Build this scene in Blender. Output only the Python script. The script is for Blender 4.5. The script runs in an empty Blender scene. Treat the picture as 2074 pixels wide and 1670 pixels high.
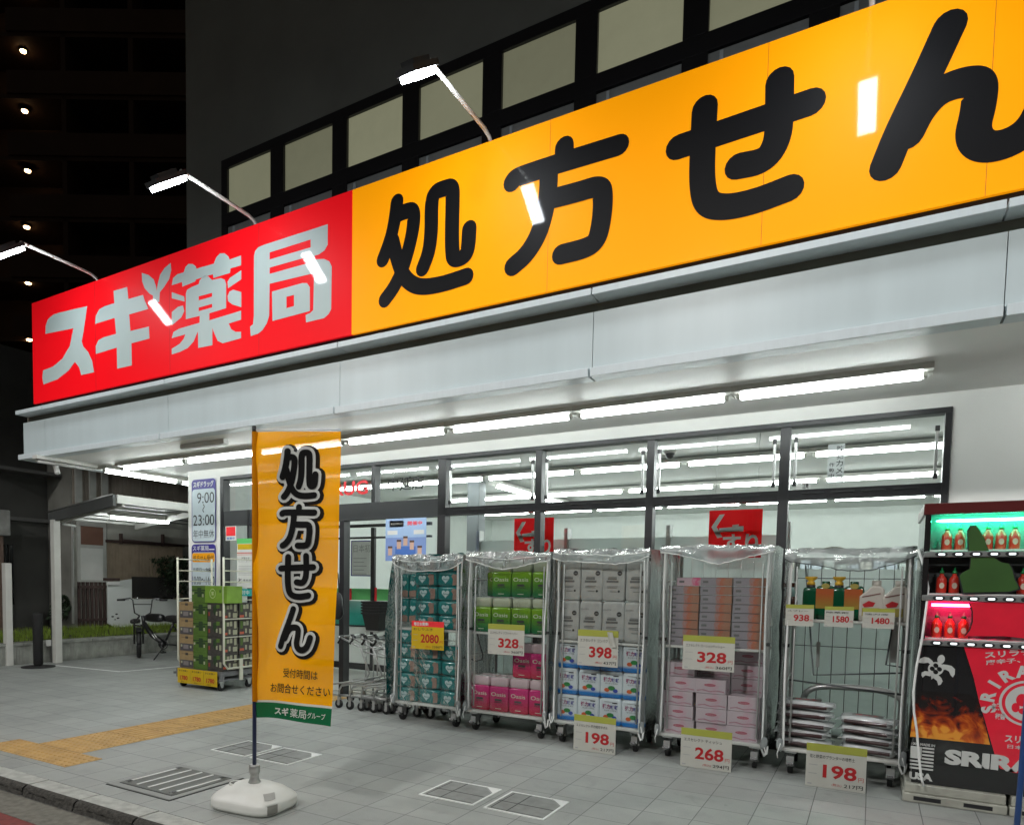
import bpy, bmesh, math, random
from mathutils import Vector, Matrix, noise
from mathutils.geometry import tessellate_polygon
rnd = random.Random(7)
S = bpy.context.scene
COL = S.collection
# ------------------------------------------------------------------ camera (solved from the photograph's vanishing points)
H = 1.416
FPX, CX, CY = 1424.14, 891.48, 1263.94          # focal length and principal point in photo pixels (2074 x 1670)
yaw, pit, rol = map(math.radians, (31.494, -3.367, 0.8536))
fwd = Vector((-math.sin(yaw)*math.cos(pit), math.cos(yaw)*math.cos(pit), math.sin(pit)))
r0 = Vector((math.cos(yaw), math.sin(yaw), 0)); u0 = r0.cross(fwd)
RGT = math.cos(rol)*r0 + math.sin(rol)*u0
UPV = -math.sin(rol)*r0 + math.cos(rol)*u0
cd = bpy.data.cameras.new('camera'); cam = bpy.data.objects.new('camera', cd); COL.objects.link(cam)
cam.matrix_world = Matrix(((RGT.x, UPV.x, -fwd.x, 0), (RGT.y, UPV.y, -fwd.y, 0), (RGT.z, UPV.z, -fwd.z, H), (0, 0, 0, 1)))
cd.sensor_width = 36; cd.lens = FPX/2074*36
cd.shift_x = (1037-CX)/2074; cd.shift_y = (CY-835)/2074
cd.clip_start = 0.05; cd.clip_end = 500
S.camera = cam
# ------------------------------------------------------------------ night sky, exposure
W = bpy.data.worlds.new("World"); S.world = W; W.use_nodes = True
nt = W.node_tree; bg = nt.nodes['Background']
sky = nt.nodes.new('ShaderNodeTexSky'); sky.sky_type = 'NISHITA'; sky.sun_disc = False
sky.sun_elevation = math.radians(-4); sky.sun_rotation = math.radians(200)
mx = nt.nodes.new('ShaderNodeMix'); mx.data_type = 'RGBA'; mx.blend_type = 'ADD'; mx.inputs[0].default_value = 1
nt.links.new(sky.outputs[0], mx.inputs[6]); mx.inputs[7].default_value = (0.10, 0.085, 0.065, 1)
nt.links.new(mx.outputs[2], bg.inputs['Color']); bg.inputs['Strength'].default_value = 0.10
S.view_settings.view_transform = 'Standard'; S.view_settings.look = 'None'
S.view_settings.exposure = 0.74; S.view_settings.gamma = 1
S.render.engine = 'CYCLES'
cy = S.cycles
cy.max_bounces = 8; cy.diffuse_bounces = 5; cy.glossy_bounces = 3; cy.transmission_bounces = 6; cy.transparent_max_bounces = 24
cy.sample_clamp_indirect = 4; cy.sample_clamp_direct = 0; cy.caustics_reflective = False; cy.caustics_refractive = False
cy.use_denoising = True; cy.use_light_tree = True
TUBE, LAMP = 25.0, 54.0                                
FILL = 740  # energy of the added fill lamps across the road
# radiance of the ceiling tubes and of the sign lamps

# ------------------------------------------------------------------ turning what the photo shows into points on real planes
def ray(u, v):
    return RGT*((u-CX)/FPX) - UPV*((v-CY)/FPX) + fwd
def PY(u, v, Y):
    d = ray(u, v); return Vector((0, 0, H)) + d*(Y/d.y)
def PX(u, v, X):
    d = ray(u, v); return Vector((0, 0, H)) + d*(X/d.x)
def G(u, v, z=0.0):
    d = ray(u, v); return Vector((0, 0, H)) + d*((z-H)/d.z)

# ------------------------------------------------------------------ materials
MATS = {}
def mat(name, col, rough=.5, metal=0, emis=0, var=.06, vscale=6, coat=0, spec=.5, bump=0, bscale=60, ecol=None, crough=.05):
    if name in MATS: return MATS[name]
    m = bpy.data.materials.new(name); m.use_nodes = True; MATS[name] = m
    t = m.node_tree; b = t.nodes['Principled BSDF']
    b.inputs['Roughness'].default_value = rough; b.inputs['Metallic'].default_value = metal
    b.inputs['Coat Weight'].default_value = coat; b.inputs['Coat Roughness'].default_value = crough
    b.inputs['Specular IOR Level'].default_value = spec
    c = (*col, 1)
    if var > 0:
        tc = t.nodes.new('ShaderNodeTexCoord'); nz = t.nodes.new('ShaderNodeTexNoise'); nz.inputs['Scale'].default_value = vscale
        nz.inputs['Detail'].default_value = 4
        t.links.new(tc.outputs['Object'], nz.inputs['Vector'])
        mr = t.nodes.new('ShaderNodeMapRange'); mr.inputs[1].default_value = .3; mr.inputs[2].default_value = .7
        mr.inputs[3].default_value = 1-var; mr.inputs[4].default_value = 1+var*.6
        t.links.new(nz.outputs['Fac'], mr.inputs[0])
        mm = t.nodes.new('ShaderNodeMix'); mm.data_type = 'RGBA'; mm.blend_type = 'MULTIPLY'; mm.inputs[0].default_value = 1
        mm.inputs[6].default_value = c; t.links.new(mr.outputs[0], mm.inputs[7]); t.links.new(mm.outputs[2], b.inputs['Base Color'])
        if bump:
            n2 = t.nodes.new('ShaderNodeTexNoise'); n2.inputs['Scale'].default_value = bscale; n2.inputs['Detail'].default_value = 6
            t.links.new(tc.outputs['Object'], n2.inputs['Vector'])
            bp = t.nodes.new('ShaderNodeBump'); bp.inputs['Strength'].default_value = bump; bp.inputs['Distance'].default_value = .01
            t.links.new(n2.outputs['Fac'], bp.inputs['Height']); t.links.new(bp.outputs[0], b.inputs['Normal'])
    else: b.inputs['Base Color'].default_value = c
    if emis:
        b.inputs['Emission Color'].default_value = (*(ecol or col), 1); b.inputs['Emission Strength'].default_value = emis
    return m
def grad(name, c0, c1, z0, z1, rough=.35, axis=2, var=.0, coat=0):
    """printed two-colour gradient along an object axis"""
    if name in MATS: return MATS[name]
    m = bpy.data.materials.new(name); m.use_nodes = True; MATS[name] = m
    t = m.node_tree; b = t.nodes['Principled BSDF']; b.inputs['Roughness'].default_value = rough; b.inputs['Coat Weight'].default_value = coat
    tc = t.nodes.new('ShaderNodeTexCoord'); sp = t.nodes.new('ShaderNodeSeparateXYZ'); t.links.new(tc.outputs['Object'], sp.inputs[0])
    mr = t.nodes.new('ShaderNodeMapRange'); mr.inputs[1].default_value = z0; mr.inputs[2].default_value = z1
    t.links.new(sp.outputs[axis], mr.inputs[0])
    mm = t.nodes.new('ShaderNodeMix'); mm.data_type = 'RGBA'; t.links.new(mr.outputs[0], mm.inputs[0])
    mm.inputs[6].default_value = (*c0, 1); mm.inputs[7].default_value = (*c1, 1); t.links.new(mm.outputs[2], b.inputs['Base Color'])
    return m
def emit(name, col, st):
    if name in MATS: return MATS[name]
    m = bpy.data.materials.new(name); m.use_nodes = True; MATS[name] = m
    t = m.node_tree; t.nodes.clear(); o = t.nodes.new('ShaderNodeOutputMaterial'); e = t.nodes.new('ShaderNodeEmission')
    e.inputs[0].default_value = (*col, 1); e.inputs[1].default_value = st; t.links.new(e.outputs[0], o.inputs[0])
    return m
def clear(name, tint=(1, 1, 1), haze=0.0, rough=0.0, refl=1.0, hazecol=(.8, .85, .85), wr=0):
    """see-through sheet: transparency + mirror reflection (+ a little milky scatter)"""
    if name in MATS: return MATS[name]
    m = bpy.data.materials.new(name); m.use_nodes = True; MATS[name] = m
    t = m.node_tree; t.nodes.clear(); o = t.nodes.new('ShaderNodeOutputMaterial')
    tr = t.nodes.new('ShaderNodeBsdfTransparent'); tr.inputs[0].default_value = (*tint, 1)
    df = t.nodes.new('ShaderNodeBsdfDiffuse'); df.inputs[0].default_value = (*hazecol, 1)
    tl = t.nodes.new('ShaderNodeBsdfTranslucent'); tl.inputs[0].default_value = (*hazecol, 1)
    ad = t.nodes.new('ShaderNodeMixShader'); ad.inputs[0].default_value = .5
    t.links.new(df.outputs[0], ad.inputs[1]); t.links.new(tl.outputs[0], ad.inputs[2])
    m1 = t.nodes.new('ShaderNodeMixShader'); m1.inputs[0].default_value = haze
    t.links.new(tr.outputs[0], m1.inputs[1]); t.links.new(ad.outputs[0], m1.inputs[2])
    gl = t.nodes.new('ShaderNodeBsdfGlossy'); gl.inputs['Roughness'].default_value = rough
    fr = t.nodes.new('ShaderNodeFresnel'); fr.inputs[0].default_value = 1.5
    ml = t.nodes.new('ShaderNodeMath'); ml.operation = 'MULTIPLY'; ml.inputs[1].default_value = refl; t.links.new(fr.outputs[0], ml.inputs[0])
    m2 = t.nodes.new('ShaderNodeMixShader'); t.links.new(ml.outputs[0], m2.inputs[0])
    t.links.new(m1.outputs[0], m2.inputs[1]); t.links.new(gl.outputs[0], m2.inputs[2]); t.links.new(m2.outputs[0], o.inputs[0])
    if wr:
        tc = t.nodes.new('ShaderNodeTexCoord'); nz = t.nodes.new('ShaderNodeTexNoise'); nz.inputs['Scale'].default_value = 14; nz.inputs['Detail'].default_value = 5
        nz.inputs['Distortion'].default_value = 1.5
        t.links.new(tc.outputs['Object'], nz.inputs['Vector']); bp = t.nodes.new('ShaderNodeBump'); bp.inputs['Strength'].default_value = wr
        bp.inputs['Distance'].default_value = .03
        t.links.new(nz.outputs['Fac'], bp.inputs['Height']); t.links.new(bp.outputs[0], gl.inputs['Normal']); t.links.new(bp.outputs[0], fr.inputs['Normal'])
    return m
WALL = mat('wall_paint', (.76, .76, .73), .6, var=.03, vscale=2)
SOFF = mat('soffit_paint', (.86, .86, .83), .55, var=.05, vscale=1.5)
FASC = mat('fascia_metal', (.53, .61, .62), .38, var=.045, vscale=1.2)
TRIM = mat('trim_metal', (.62, .69, .71), .4, var=.045)
for mm_ in (FASC, TRIM):
    t_ = mm_.node_tree; nz_ = [n for n in t_.nodes if n.type == 'TEX_NOISE'][0]; tc_ = [n for n in t_.nodes if n.type == 'TEX_COORD'][0]; mp_ = t_.nodes.new('ShaderNodeMapping'); mp_.inputs[3].default_value = (5, 5, .5)
    t_.links.new(tc_.outputs['Object'], mp_.inputs[0]); t_.links.new(mp_.outputs[0], nz_.inputs['Vector'])
BLK = mat('black_frame', (.014, .014, .016), .4, var=.1)
DGR = mat('dark_grey_metal', (.045, .047, .05), .45)
SIGNBK = mat('sign_casing', (.03, .03, .035), .6)
REDS = mat('red_sign_face', (.74, .003, .008), .5, coat=.28, var=.03, vscale=1.5, spec=.1, emis=.26)
ORNS = mat('orange_sign_face', (.86, .30, .0), .5, coat=.28, var=.03, vscale=1.5, spec=.1, emis=.36)
WLET = mat('white_sign_film', (.50, .60, .58), .5, coat=.4, var=.02)
BLET = mat('black_sign_film', (.006, .006, .007), .5, coat=.3, var=.02, spec=.12)
TUBEM = emit('tube_glow', (.93, 1.0, .98), TUBE)
TUBEIN = emit('interior_tube_glow', (.93, 1.0, .98), TUBE*1.05)
LAMPM = emit('lamp_glow', (.90, .95, 1.0), LAMP)
WMET = mat('white_metal', (.62, .62, .58), .4)
GALV = mat('galvanised_steel', (.50, .51, .50), .38, .85)
STEEL = mat('cage_steel', (.55, .56, .54), .42, .4)
CHROME = mat('chrome', (.6, .6, .6), .2, 1, var=.02)
RUB = mat('rubber', (.012, .012, .012), .6)
GLASS = clear('window_glass', (.95, .97, .96), .0, .0, 1.6)
VINYL = clear('clear_vinyl', (.96, .98, .98), .10, .16, 1.1, wr=.35)
VINYLT = clear('crumpled_vinyl', (.95, .97, .97), .46, .2, 1.5, hazecol=(.72, .78, .78), wr=.5)
PIPE = mat('white_piping', (.80, .82, .80), .6)
WHT = mat('white_plastic', (.70, .71, .69), .4)
PAPER = mat('paper_card', (.50, .50, .45), .6, var=.06)
REDINK = mat('red_ink', (.42, .008, .012), .5)
BLKINK = mat('black_ink', (.02, .02, .022), .5)
OLIVE = mat('olive_band', (.36, .38, .06), .5)
BRASSY = mat('yellow_card', (.60, .40, .005), .5, var=.1)

# ------------------------------------------------------------------ text outlines from Blender's built-in font
_tc = {}
def text_mesh(body, bold=0.0):
    k = (body, bold)
    if k in _tc: return _tc[k]
    c = bpy.data.curves.new('t', 'FONT'); c.body = body; c.offset = bold; c.resolution_u = 3
    o = bpy.data.objects.new('t', c); COL.objects.link(o)
    dg = bpy.context.evaluated_depsgraph_get()
    m = bpy.data.meshes.new_from_object(o.evaluated_get(dg))
    vs = [(v.co.x, v.co.y) for v in m.vertices]; fs = [tuple(p.vertices) for p in m.polygons]
    bpy.data.objects.remove(o); bpy.data.curves.remove(c); bpy.data.meshes.remove(m)
    _tc[k] = (vs, fs); return _tc[k]

# ------------------------------------------------------------------ mesh builder
class MB:
    def __init__(s): s.v = []; s.f = []; s.m = []; s.mats = []; s.sm = []
    def mi(s, m):
        if m not in s.mats: s.mats.append(m)
        return s.mats.index(m)
    def add(s, vs, fs, m, smooth=False):
        b = len(s.v); s.v += [tuple(v) for v in vs]; i = s.mi(m)
        for f in fs: s.f.append([b+k for k in f]); s.m.append(i); s.sm.append(smooth)
        return s
    def box(s, x0, x1, y0, y1, z0, z1, m):
        v = [(x, y, z) for z in (z0, z1) for y in (y0, y1) for x in (x0, x1)]
        return s.add(v, [(0, 2, 3, 1), (4, 5, 7, 6), (0, 1, 5, 4), (2, 6, 7, 3), (0, 4, 6, 2), (1, 3, 7, 5)], m)
    def obox(s, c, ax, ay, az, m):
        """oriented box: centre + three half-axis vectors"""
        c, ax, ay, az = map(Vector, (c, ax, ay, az))
        v = [c+i*ax+j*ay+k*az for k in (-1, 1) for j in (-1, 1) for i in (-1, 1)]
        return s.add(v, [(0, 2, 3, 1), (4, 5, 7, 6), (0, 1, 5, 4), (2, 6, 7, 3), (0, 4, 6, 2), (1, 3, 7, 5)], m)
    def quad(s, a, b, c, d, m): return s.add([a, b, c, d], [(0, 1, 2, 3)], m)
    def tube(s, pts, r, m, n=8, close=False):
        pts = [Vector(p) for p in pts]; vs = []; fs = []; L = len(pts)
        t0 = (pts[1]-pts[0]).normalized(); up = Vector((0, 0, 1)) if abs(t0.z) < .9 else Vector((1, 0, 0))
        a = t0.cross(up).normalized(); rr = r if isinstance(r, (list, tuple)) else [r]*L
        for i, p in enumerate(pts):
            t = (pts[min(i+1, L-1)]-pts[max(i-1, 0)]).normalized()
            a = (a - t*a.dot(t)).normalized(); b = t.cross(a)
            for k in range(n):
                an = 2*math.pi*k/n; vs.append(p+(a*math.cos(an)+b*math.sin(an))*rr[i])
        for i in range(L-1):
            for k in range(n):
                k2 = (k+1) % n; fs.append((i*n+k, i*n+k2, (i+1)*n+k2, (i+1)*n+k))
        fs.append(tuple(reversed(range(n)))); fs.append(tuple(range((L-1)*n, L*n)))
        return s.add(vs, fs, m, True)
    def cyl(s, c, r, h, m, n=16, axis='z', r2=None):
        c = Vector(c); d = {'x': Vector((1, 0, 0)), 'y': Vector((0, 1, 0)), 'z': Vector((0, 0, 1))}[axis]
        return s.tube([c, c+d*h], [r, r if r2 is None else r2], m, n)
    def lathe(s, c, prof, m, n=18):
        c = Vector(c); vs = []; fs = []
        for r, z in prof:
            for k in range(n):
                a = 2*math.pi*k/n; vs.append(c+Vector((r*math.cos(a), r*math.sin(a), z)))
        for i in range(len(prof)-1):
            for k in range(n):
                k2 = (k+1) % n; fs.append((i*n+k, i*n+k2, (i+1)*n+k2, (i+1)*n+k))
        fs.append(tuple(reversed(range(n)))); fs.append(tuple(range((len(prof)-1)*n, len(prof)*n)))
        return s.add(vs, fs, m, True)
    def puff(s, c, sx, sy, sz, m, e=.35, nu=16, nv=10, crush=0, seed=0):
        """superellipsoid: rounded soft pack"""
        def sp(x, p): return math.copysign(abs(x)**p, x)
        vs = []; fs = []; c = Vector(c)
        for j in range(nv+1):
            ph = -math.pi/2+math.pi*j/nv
            for i in range(nu):
                th = 2*math.pi*i/nu
                p = Vector((sp(math.cos(ph), e)*sp(math.cos(th), e)*sx/2, sp(math.cos(ph), e)*sp(math.sin(th), e)*sy/2, sp(math.sin(ph), e)*sz/2))
                if crush:
                    q = noise.noise_vector(p*9+Vector((seed, seed*.7, 0))); p += q*crush
                vs.append(c+p)
        for j in range(nv):
            for i in range(nu):
                i2 = (i+1) % nu; fs.append((j*nu+i, j*nu+i2, (j+1)*nu+i2, (j+1)*nu+i))
        return s.add(vs, fs, m, True)
    def grid(s, fn, nu, nv, m, smooth=True):
        vs = [fn(i/nu, j/nv) for j in range(nv+1) for i in range(nu+1)]
        fs = [(j*(nu+1)+i, j*(nu+1)+i+1, (j+1)*(nu+1)+i+1, (j+1)*(nu+1)+i) for j in range(nv) for i in range(nu)]
        return s.add(vs, fs, m, smooth)
    def poly(s, loops, m, fr=None):
        """filled outline; loops are 2D (a,b) -> fr(a,b) gives 3D"""
        fr = fr or (lambda a, b: (a, 0, b))
        L = [[Vector((a, b, 0)) for a, b in lp] for lp in loops]
        flat = [p for lp in L for p in lp]; tr = tessellate_polygon(L)
        return s.add([fr(p.x, p.y) for p in flat], [tuple(t) for t in tr], m)
    def text(s, body, o, ex, ez, w=None, h=None, m=None, bold=0.0, al='l'):
        """lettering fitted into w x h, lower left corner at o, along ex / ez"""
        vs, fs = text_mesh(body, bold)
        if not vs: return s
        xs = [v[0] for v in vs]; ys = [v[1] for v in vs]; x0, x1, y0, y1 = min(xs), max(xs), min(ys), max(ys)
        ky = (h/(y1-y0)) if h else None; kx = (w/(x1-x0)) if w else ky
        if ky is None: ky = kx
        sh = {'l': 0, 'c': -.5, 'r': -1}[al]*kx*(x1-x0)
        o, ex, ez = Vector(o), Vector(ex), Vector(ez)
        return s.add([o+ex*((v[0]-x0)*kx+sh)+ez*((v[1]-y0)*ky) for v in vs], fs, m)
    def stroke(s, pts, w, m, fr, cap=8):
        """round-ended brush stroke as a flat film; pts 2D, fr(a,b)->3D"""
        for _ in range(3):
            q = [pts[0]]
            for a, b in zip(pts, pts[1:]):
                q += [(a[0]*.75+b[0]*.25, a[1]*.75+b[1]*.25), (a[0]*.25+b[0]*.75, a[1]*.25+b[1]*.75)]
            pts = q+[pts[-1]]
        P = [Vector((a, b)) for a, b in pts]; vs = []; n = len(P)
        for i, p in enumerate(P):
            t = (P[min(i+1, n-1)]-P[max(i-1, 0)]).normalized(); nn = Vector((-t.y, t.x))
            cand = [p+nn*w/2, p-nn*w/2]
            if i:
                for q in (0, 1):
                    if (cand[q]-vs[2*(i-1)+q]).dot(t) < 0: cand[q] = vs[2*(i-1)+q].copy()
            vs += cand
        fs = [(2*i, 2*i+1, 2*i+3, 2*i+2) for i in range(n-1)]
        for e, t, a, b in ((0, (P[0]-P[1]).normalized(), 0, 1), (n-1, (P[-1]-P[-2]).normalized(), 2*n-1, 2*n-2)):
            base = len(vs); va = vs[a]-P[e]
            ang0 = math.atan2(va.y, va.x); sgn = 1 if va.x*t.y-va.y*t.x > 0 else -1
            for k in range(1, cap):
                an = ang0+sgn*math.pi*k/cap; vs.append(P[e]+Vector((math.cos(an), math.sin(an)))*w/2)
            fs.append((a, *range(base, base+cap-1), b))
        return s.add([fr(v.x, v.y) for v in vs], fs, m)
    def build(s, name, parent=None, world=False, bevel=0, origin=None, loc=None, rz=0):
        me = bpy.data.meshes.new(name)
        off = Vector((0, 0, 0))
        if world and parent is not None:
            off = parent['_o'] if False else parent.location.copy()
            if parent.parent is not None: off = off+parent.parent.location
        if origin is not None: off = Vector(origin)
        me.from_pydata([tuple(Vector(v)-off) for v in s.v], [], s.f)
        for m in s.mats: me.materials.append(m)
        me.polygons.foreach_set('material_index', s.m); me.polygons.foreach_set('use_smooth', s.sm)
        me.update()
        o = bpy.data.objects.new(name, me); COL.objects.link(o)
        if parent is not None: o.parent = parent
        if origin is not None: o.location = off
        if loc is not None: o.location = loc
        o.rotation_euler.z = rz
        if bevel:
            b = o.modifiers.new('bevel', 'BEVEL'); b.width = bevel; b.segments = 2; b.limit_method = 'ANGLE'; b.angle_limit = math.radians(50)
        return o
def tag(o, label, cat, group=None):
    o['label'] = label; o['category'] = cat
    if group: o['group'] = group
    return o
def thing(name, label, cat, loc=(0, 0, 0), rz=0, group=None):
    o = bpy.data.objects.new(name, None); COL.objects.link(o); o.location = loc; o.rotation_euler.z = rz; o.empty_display_size = .1
    return tag(o, label, cat, group)
def struct(o, kind='structure'):
    o['kind'] = kind; return o
def dup(src, loc=None, rz=None, label=None, scale=None):
    r = src.copy(); COL.objects.link(r)
    if loc is not None: r.location = loc
    if rz is not None: r.rotation_euler.z = rz
    if label: r['label'] = label
    if scale: r.scale = scale
    for ch in [c for c in src.children]:
        c = ch.copy(); COL.objects.link(c); c.parent = r
        for g in list(ch.children):
            d = g.copy(); COL.objects.link(d); d.parent = c
    return r
ORD = ['first', 'second', 'third', 'fourth', 'fifth', 'sixth', 'seventh', 'eighth', 'ninth']
V = Vector
EX, EZ = V((1, 0, 0)), V((0, 0, 1))

# ================================================================== GROUND
def tile_mat(name, base, mort, w=.3, ox=.025, oy=.2, rough=.55):
    m = bpy.data.materials.new(name); m.use_nodes = True; t = m.node_tree; b = t.nodes['Principled BSDF']
    tc = t.nodes.new('ShaderNodeTexCoord'); mp = t.nodes.new('ShaderNodeMapping'); mp.inputs[1].default_value = (-ox+30, -oy+30, 0)
    t.links.new(tc.outputs['Object'], mp.inputs[0])
    br = t.nodes.new('ShaderNodeTexBrick'); br.offset = 0; br.inputs['Scale'].default_value = 1
    br.inputs['Brick Width'].default_value = w; br.inputs['Row Height'].default_value = w; br.inputs['Mortar Size'].default_value = .0030
    br.inputs['Mortar Smooth'].default_value = .3; br.inputs['Bias'].default_value = 0
    br.inputs['Color1'].default_value = (*[c*.93 for c in base], 1); br.inputs['Color2'].default_value = (*[c*1.07 for c in base], 1); br.inputs['Mortar'].default_value = (*mort, 1)
    t.links.new(mp.outputs[0], br.inputs['Vector'])
    n = t.nodes.new('ShaderNodeTexNoise'); n.inputs['Scale'].default_value = 1.3; n.inputs['Detail'].default_value = 8; n.inputs['Roughness'].default_value = .65
    t.links.new(tc.outputs['Object'], n.inputs['Vector'])
    mr = t.nodes.new('ShaderNodeMapRange'); mr.inputs[1].default_value = .3; mr.inputs[2].default_value = .7; mr.inputs[3].default_value = .82; mr.inputs[4].default_value = 1.1
    t.links.new(n.outputs['Fac'], mr.inputs[0])
    n3 = t.nodes.new('ShaderNodeTexNoise'); n3.inputs['Scale'].default_value = 260; n3.inputs['Detail'].default_value = 2
    t.links.new(tc.outputs['Object'], n3.inputs['Vector'])
    mr3 = t.nodes.new('ShaderNodeMapRange'); mr3.inputs[1].default_value = .35; mr3.inputs[2].default_value = .65; mr3.inputs[3].default_value = .86; mr3.inputs[4].default_value = 1.12
    t.links.new(n3.outputs['Fac'], mr3.inputs[0])
    mu0 = t.nodes.new('ShaderNodeMath'); mu0.operation = 'MULTIPLY'; t.links.new(mr.outputs[0], mu0.inputs[0]); t.links.new(mr3.outputs[0], mu0.inputs[1])
    vo = t.nodes.new('ShaderNodeTexVoronoi'); vo.inputs['Scale'].default_value = 2.6; t.links.new(tc.outputs['Object'], vo.inputs['Vector'])
    nd = t.nodes.new('ShaderNodeTexNoise'); nd.inputs['Scale'].default_value = 5; nd.inputs['Detail'].default_value = 7; nd.inputs['Distortion'].default_value = .6; t.links.new(tc.outputs['Object'], nd.inputs['Vector'])
    m4 = t.nodes.new('ShaderNodeMapRange'); m4.inputs[1].default_value = .022; m4.inputs[2].default_value = .04; m4.inputs[3].default_value = .72; m4.inputs[4].default_value = 1; t.links.new(vo.outputs['Distance'], m4.inputs[0])
    m5 = t.nodes.new('ShaderNodeMapRange'); m5.inputs[1].default_value = .55; m5.inputs[2].default_value = .72; m5.inputs[3].default_value = 1; m5.inputs[4].default_value = .86; t.links.new(nd.outputs['Fac'], m5.inputs[0])
    mu1 = t.nodes.new('ShaderNodeMath'); mu1.operation = 'MULTIPLY'; t.links.new(m4.outputs[0], mu1.inputs[0]); t.links.new(m5.outputs[0], mu1.inputs[1])
    mu = t.nodes.new('ShaderNodeMath'); mu.operation = 'MULTIPLY'; t.links.new(mu0.outputs[0], mu.inputs[0]); t.links.new(mu1.outputs[0], mu.inputs[1])
    mm = t.nodes.new('ShaderNodeMix'); mm.data_type = 'RGBA'; mm.blend_type = 'MULTIPLY'; mm.inputs[0].default_value = 1
    t.links.new(br.outputs['Color'], mm.inputs[6]); t.links.new(mu.outputs[0], mm.inputs[7]); t.links.new(mm.outputs[2], b.inputs['Base Color'])
    b.inputs['Roughness'].default_value = rough
    bp = t.nodes.new('ShaderNodeBump'); bp.inputs['Strength'].default_value = .5; bp.inputs['Distance'].default_value = .004
    iv = t.nodes.new('ShaderNodeMath'); iv.operation = 'SUBTRACT'; iv.inputs[0].default_value = 1; t.links.new(br.outputs['Fac'], iv.inputs[1])
    t.links.new(iv.outputs[0], bp.inputs['Height'])
    b2 = t.nodes.new('ShaderNodeBump'); b2.inputs['Strength'].default_value = .25; b2.inputs['Distance'].default_value = .003
    t.links.new(n3.outputs['Fac'], b2.inputs['Height']); t.links.new(bp.outputs[0], b2.inputs['Normal']); t.links.new(b2.outputs[0], b.inputs['Normal'])
    return m
TILE = tile_mat('paving_tiles', (.315, .33, .313), (.115, .12, .115))
ASPH = mat('asphalt', (.075, .075, .07), .8, var=.35, vscale=40, bump=.6, bscale=120)
CONC = mat('concrete', (.26, .265, .25), .7, var=.2, vscale=9, bump=.3, bscale=90)
KERBM = mat('kerb_concrete', (.40, .41, .38), .7, var=.25, vscale=14, bump=.5, bscale=110)
KERBR = mat('worn_kerb_edge', (.055, .052, .045), .95, var=.6, vscale=45, bump=1, bscale=70)
g = MB(); g.box(-40, 30, 2.72, 60, -.5, 0, TILE); struct(g.build('pavement'))
g = MB(); g.box(-60, 60, -40, 2.56, -.6, -.062, ASPH); struct(g.build('road'))
RED = mat('red_road_paint', (.17, .035, .03), .8, var=.3, vscale=30)
gy_ = G(20, 1652, -.06).y
g = MB(); g.box(-30, 30, gy_+.004, 2.50, -.07, -.056, mat('gutter_concrete', (.15, .145, .12), .8, var=.35, vscale=18, bump=.6)); g.box(-30, 30, gy_-.5, gy_, -.07, -.0565, RED); struct(g.build('gutter'))
g = MB()
for i in range(26):
    x = -9.67+i*.6+.02
    w = .585
    # top slab, rounded nose falling to the road
    a = .003*rnd.random()
    g.box(x, x+w, 2.575, 2.712, -.3, .001+a, KERBM)
    def nose(u, v, x=x, w=w):
        an = v*math.pi/2; j = .010*(noise.noise(V(((x+u*w)*14, v*3, 0)))+.6*noise.noise(V(((x+u*w)*45, v*8, 3))))
        return (x+u*w, 2.575-math.sin(an)*.045-j*math.sin(an), -.035+math.cos(an)*.036+a-j*.5*math.sin(an))
    g.grid(nose, 20, 7, KERBR)
    g.grid(lambda u, v, x=x, w=w: (x+u*w, 2.53-v*.02+.012*noise.noise(V(((x+u*w)*18, v*4, 5))), -.035-v*.05), 20, 3, KERBR)
struct(g.build('kerb'))
# tactile paving
YT = mat('tactile_yellow', (.50, .31, .11), .65, var=.18, vscale=7)
g = MB(); g.box(-6.29, -5.09, 2.965, 3.265, 0, .004, YT)
g.box(-5.99, -5.39, 3.268, 6.7, 0, .004, YT)
for tx in range(4):
    for a in range(5):
        for b in range(5):
            g.lathe((-6.29+tx*.3+.03+a*.06, 2.965+.03+b*.06, .004), [(.013, 0), (.009, .005)], YT, 8)
for tx in range(2):
    for ty in range(2):
        for a in range(5):
            for b in range(5):
                g.lathe((-5.99+tx*.3+.03+a*.06, 3.268+ty*.3+.03+b*.06, .004), [(.013, 0), (.009, .005)], YT, 8)
for tx in range(2):
    for a in range(4):
        x = -5.99+tx*.3+.0375+a*.075
        for ty in range(9): g.box(x-.014, x+.014, 3.87+ty*.3+.01, 3.87+ty*.3+.29, .0042, .009, YT)
JT = mat('tile_joint', (.19, .12, .05), .9)
for ty in range(12): g.box(-5.99, -5.39, 3.266+ty*.3, 3.27+ty*.3, .0035, .0048, JT)
struct(g.build('tactile_paving'))
# white parking line (an L)
PNT = mat('white_line_paint', (.80, .82, .80), .6, var=.15, vscale=20)
a, b, c = G(110, 1347), G(245, 1360), G(362, 1349.5)
g = MB()
def stripe(g, p, q, w, z, m):
    d = (q-p).normalized(); n = V((-d.y, d.x, 0))*w/2; up = V((0, 0, z))
    g.quad(p-n+up, q-n+up, q+n+up, p+n+up, m)
stripe(g, a, b, .065, .004, PNT); stripe(g, b, b+(c-b)*2.4, .065, .0045, PNT)
struct(g.build('parking_line'))
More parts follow.
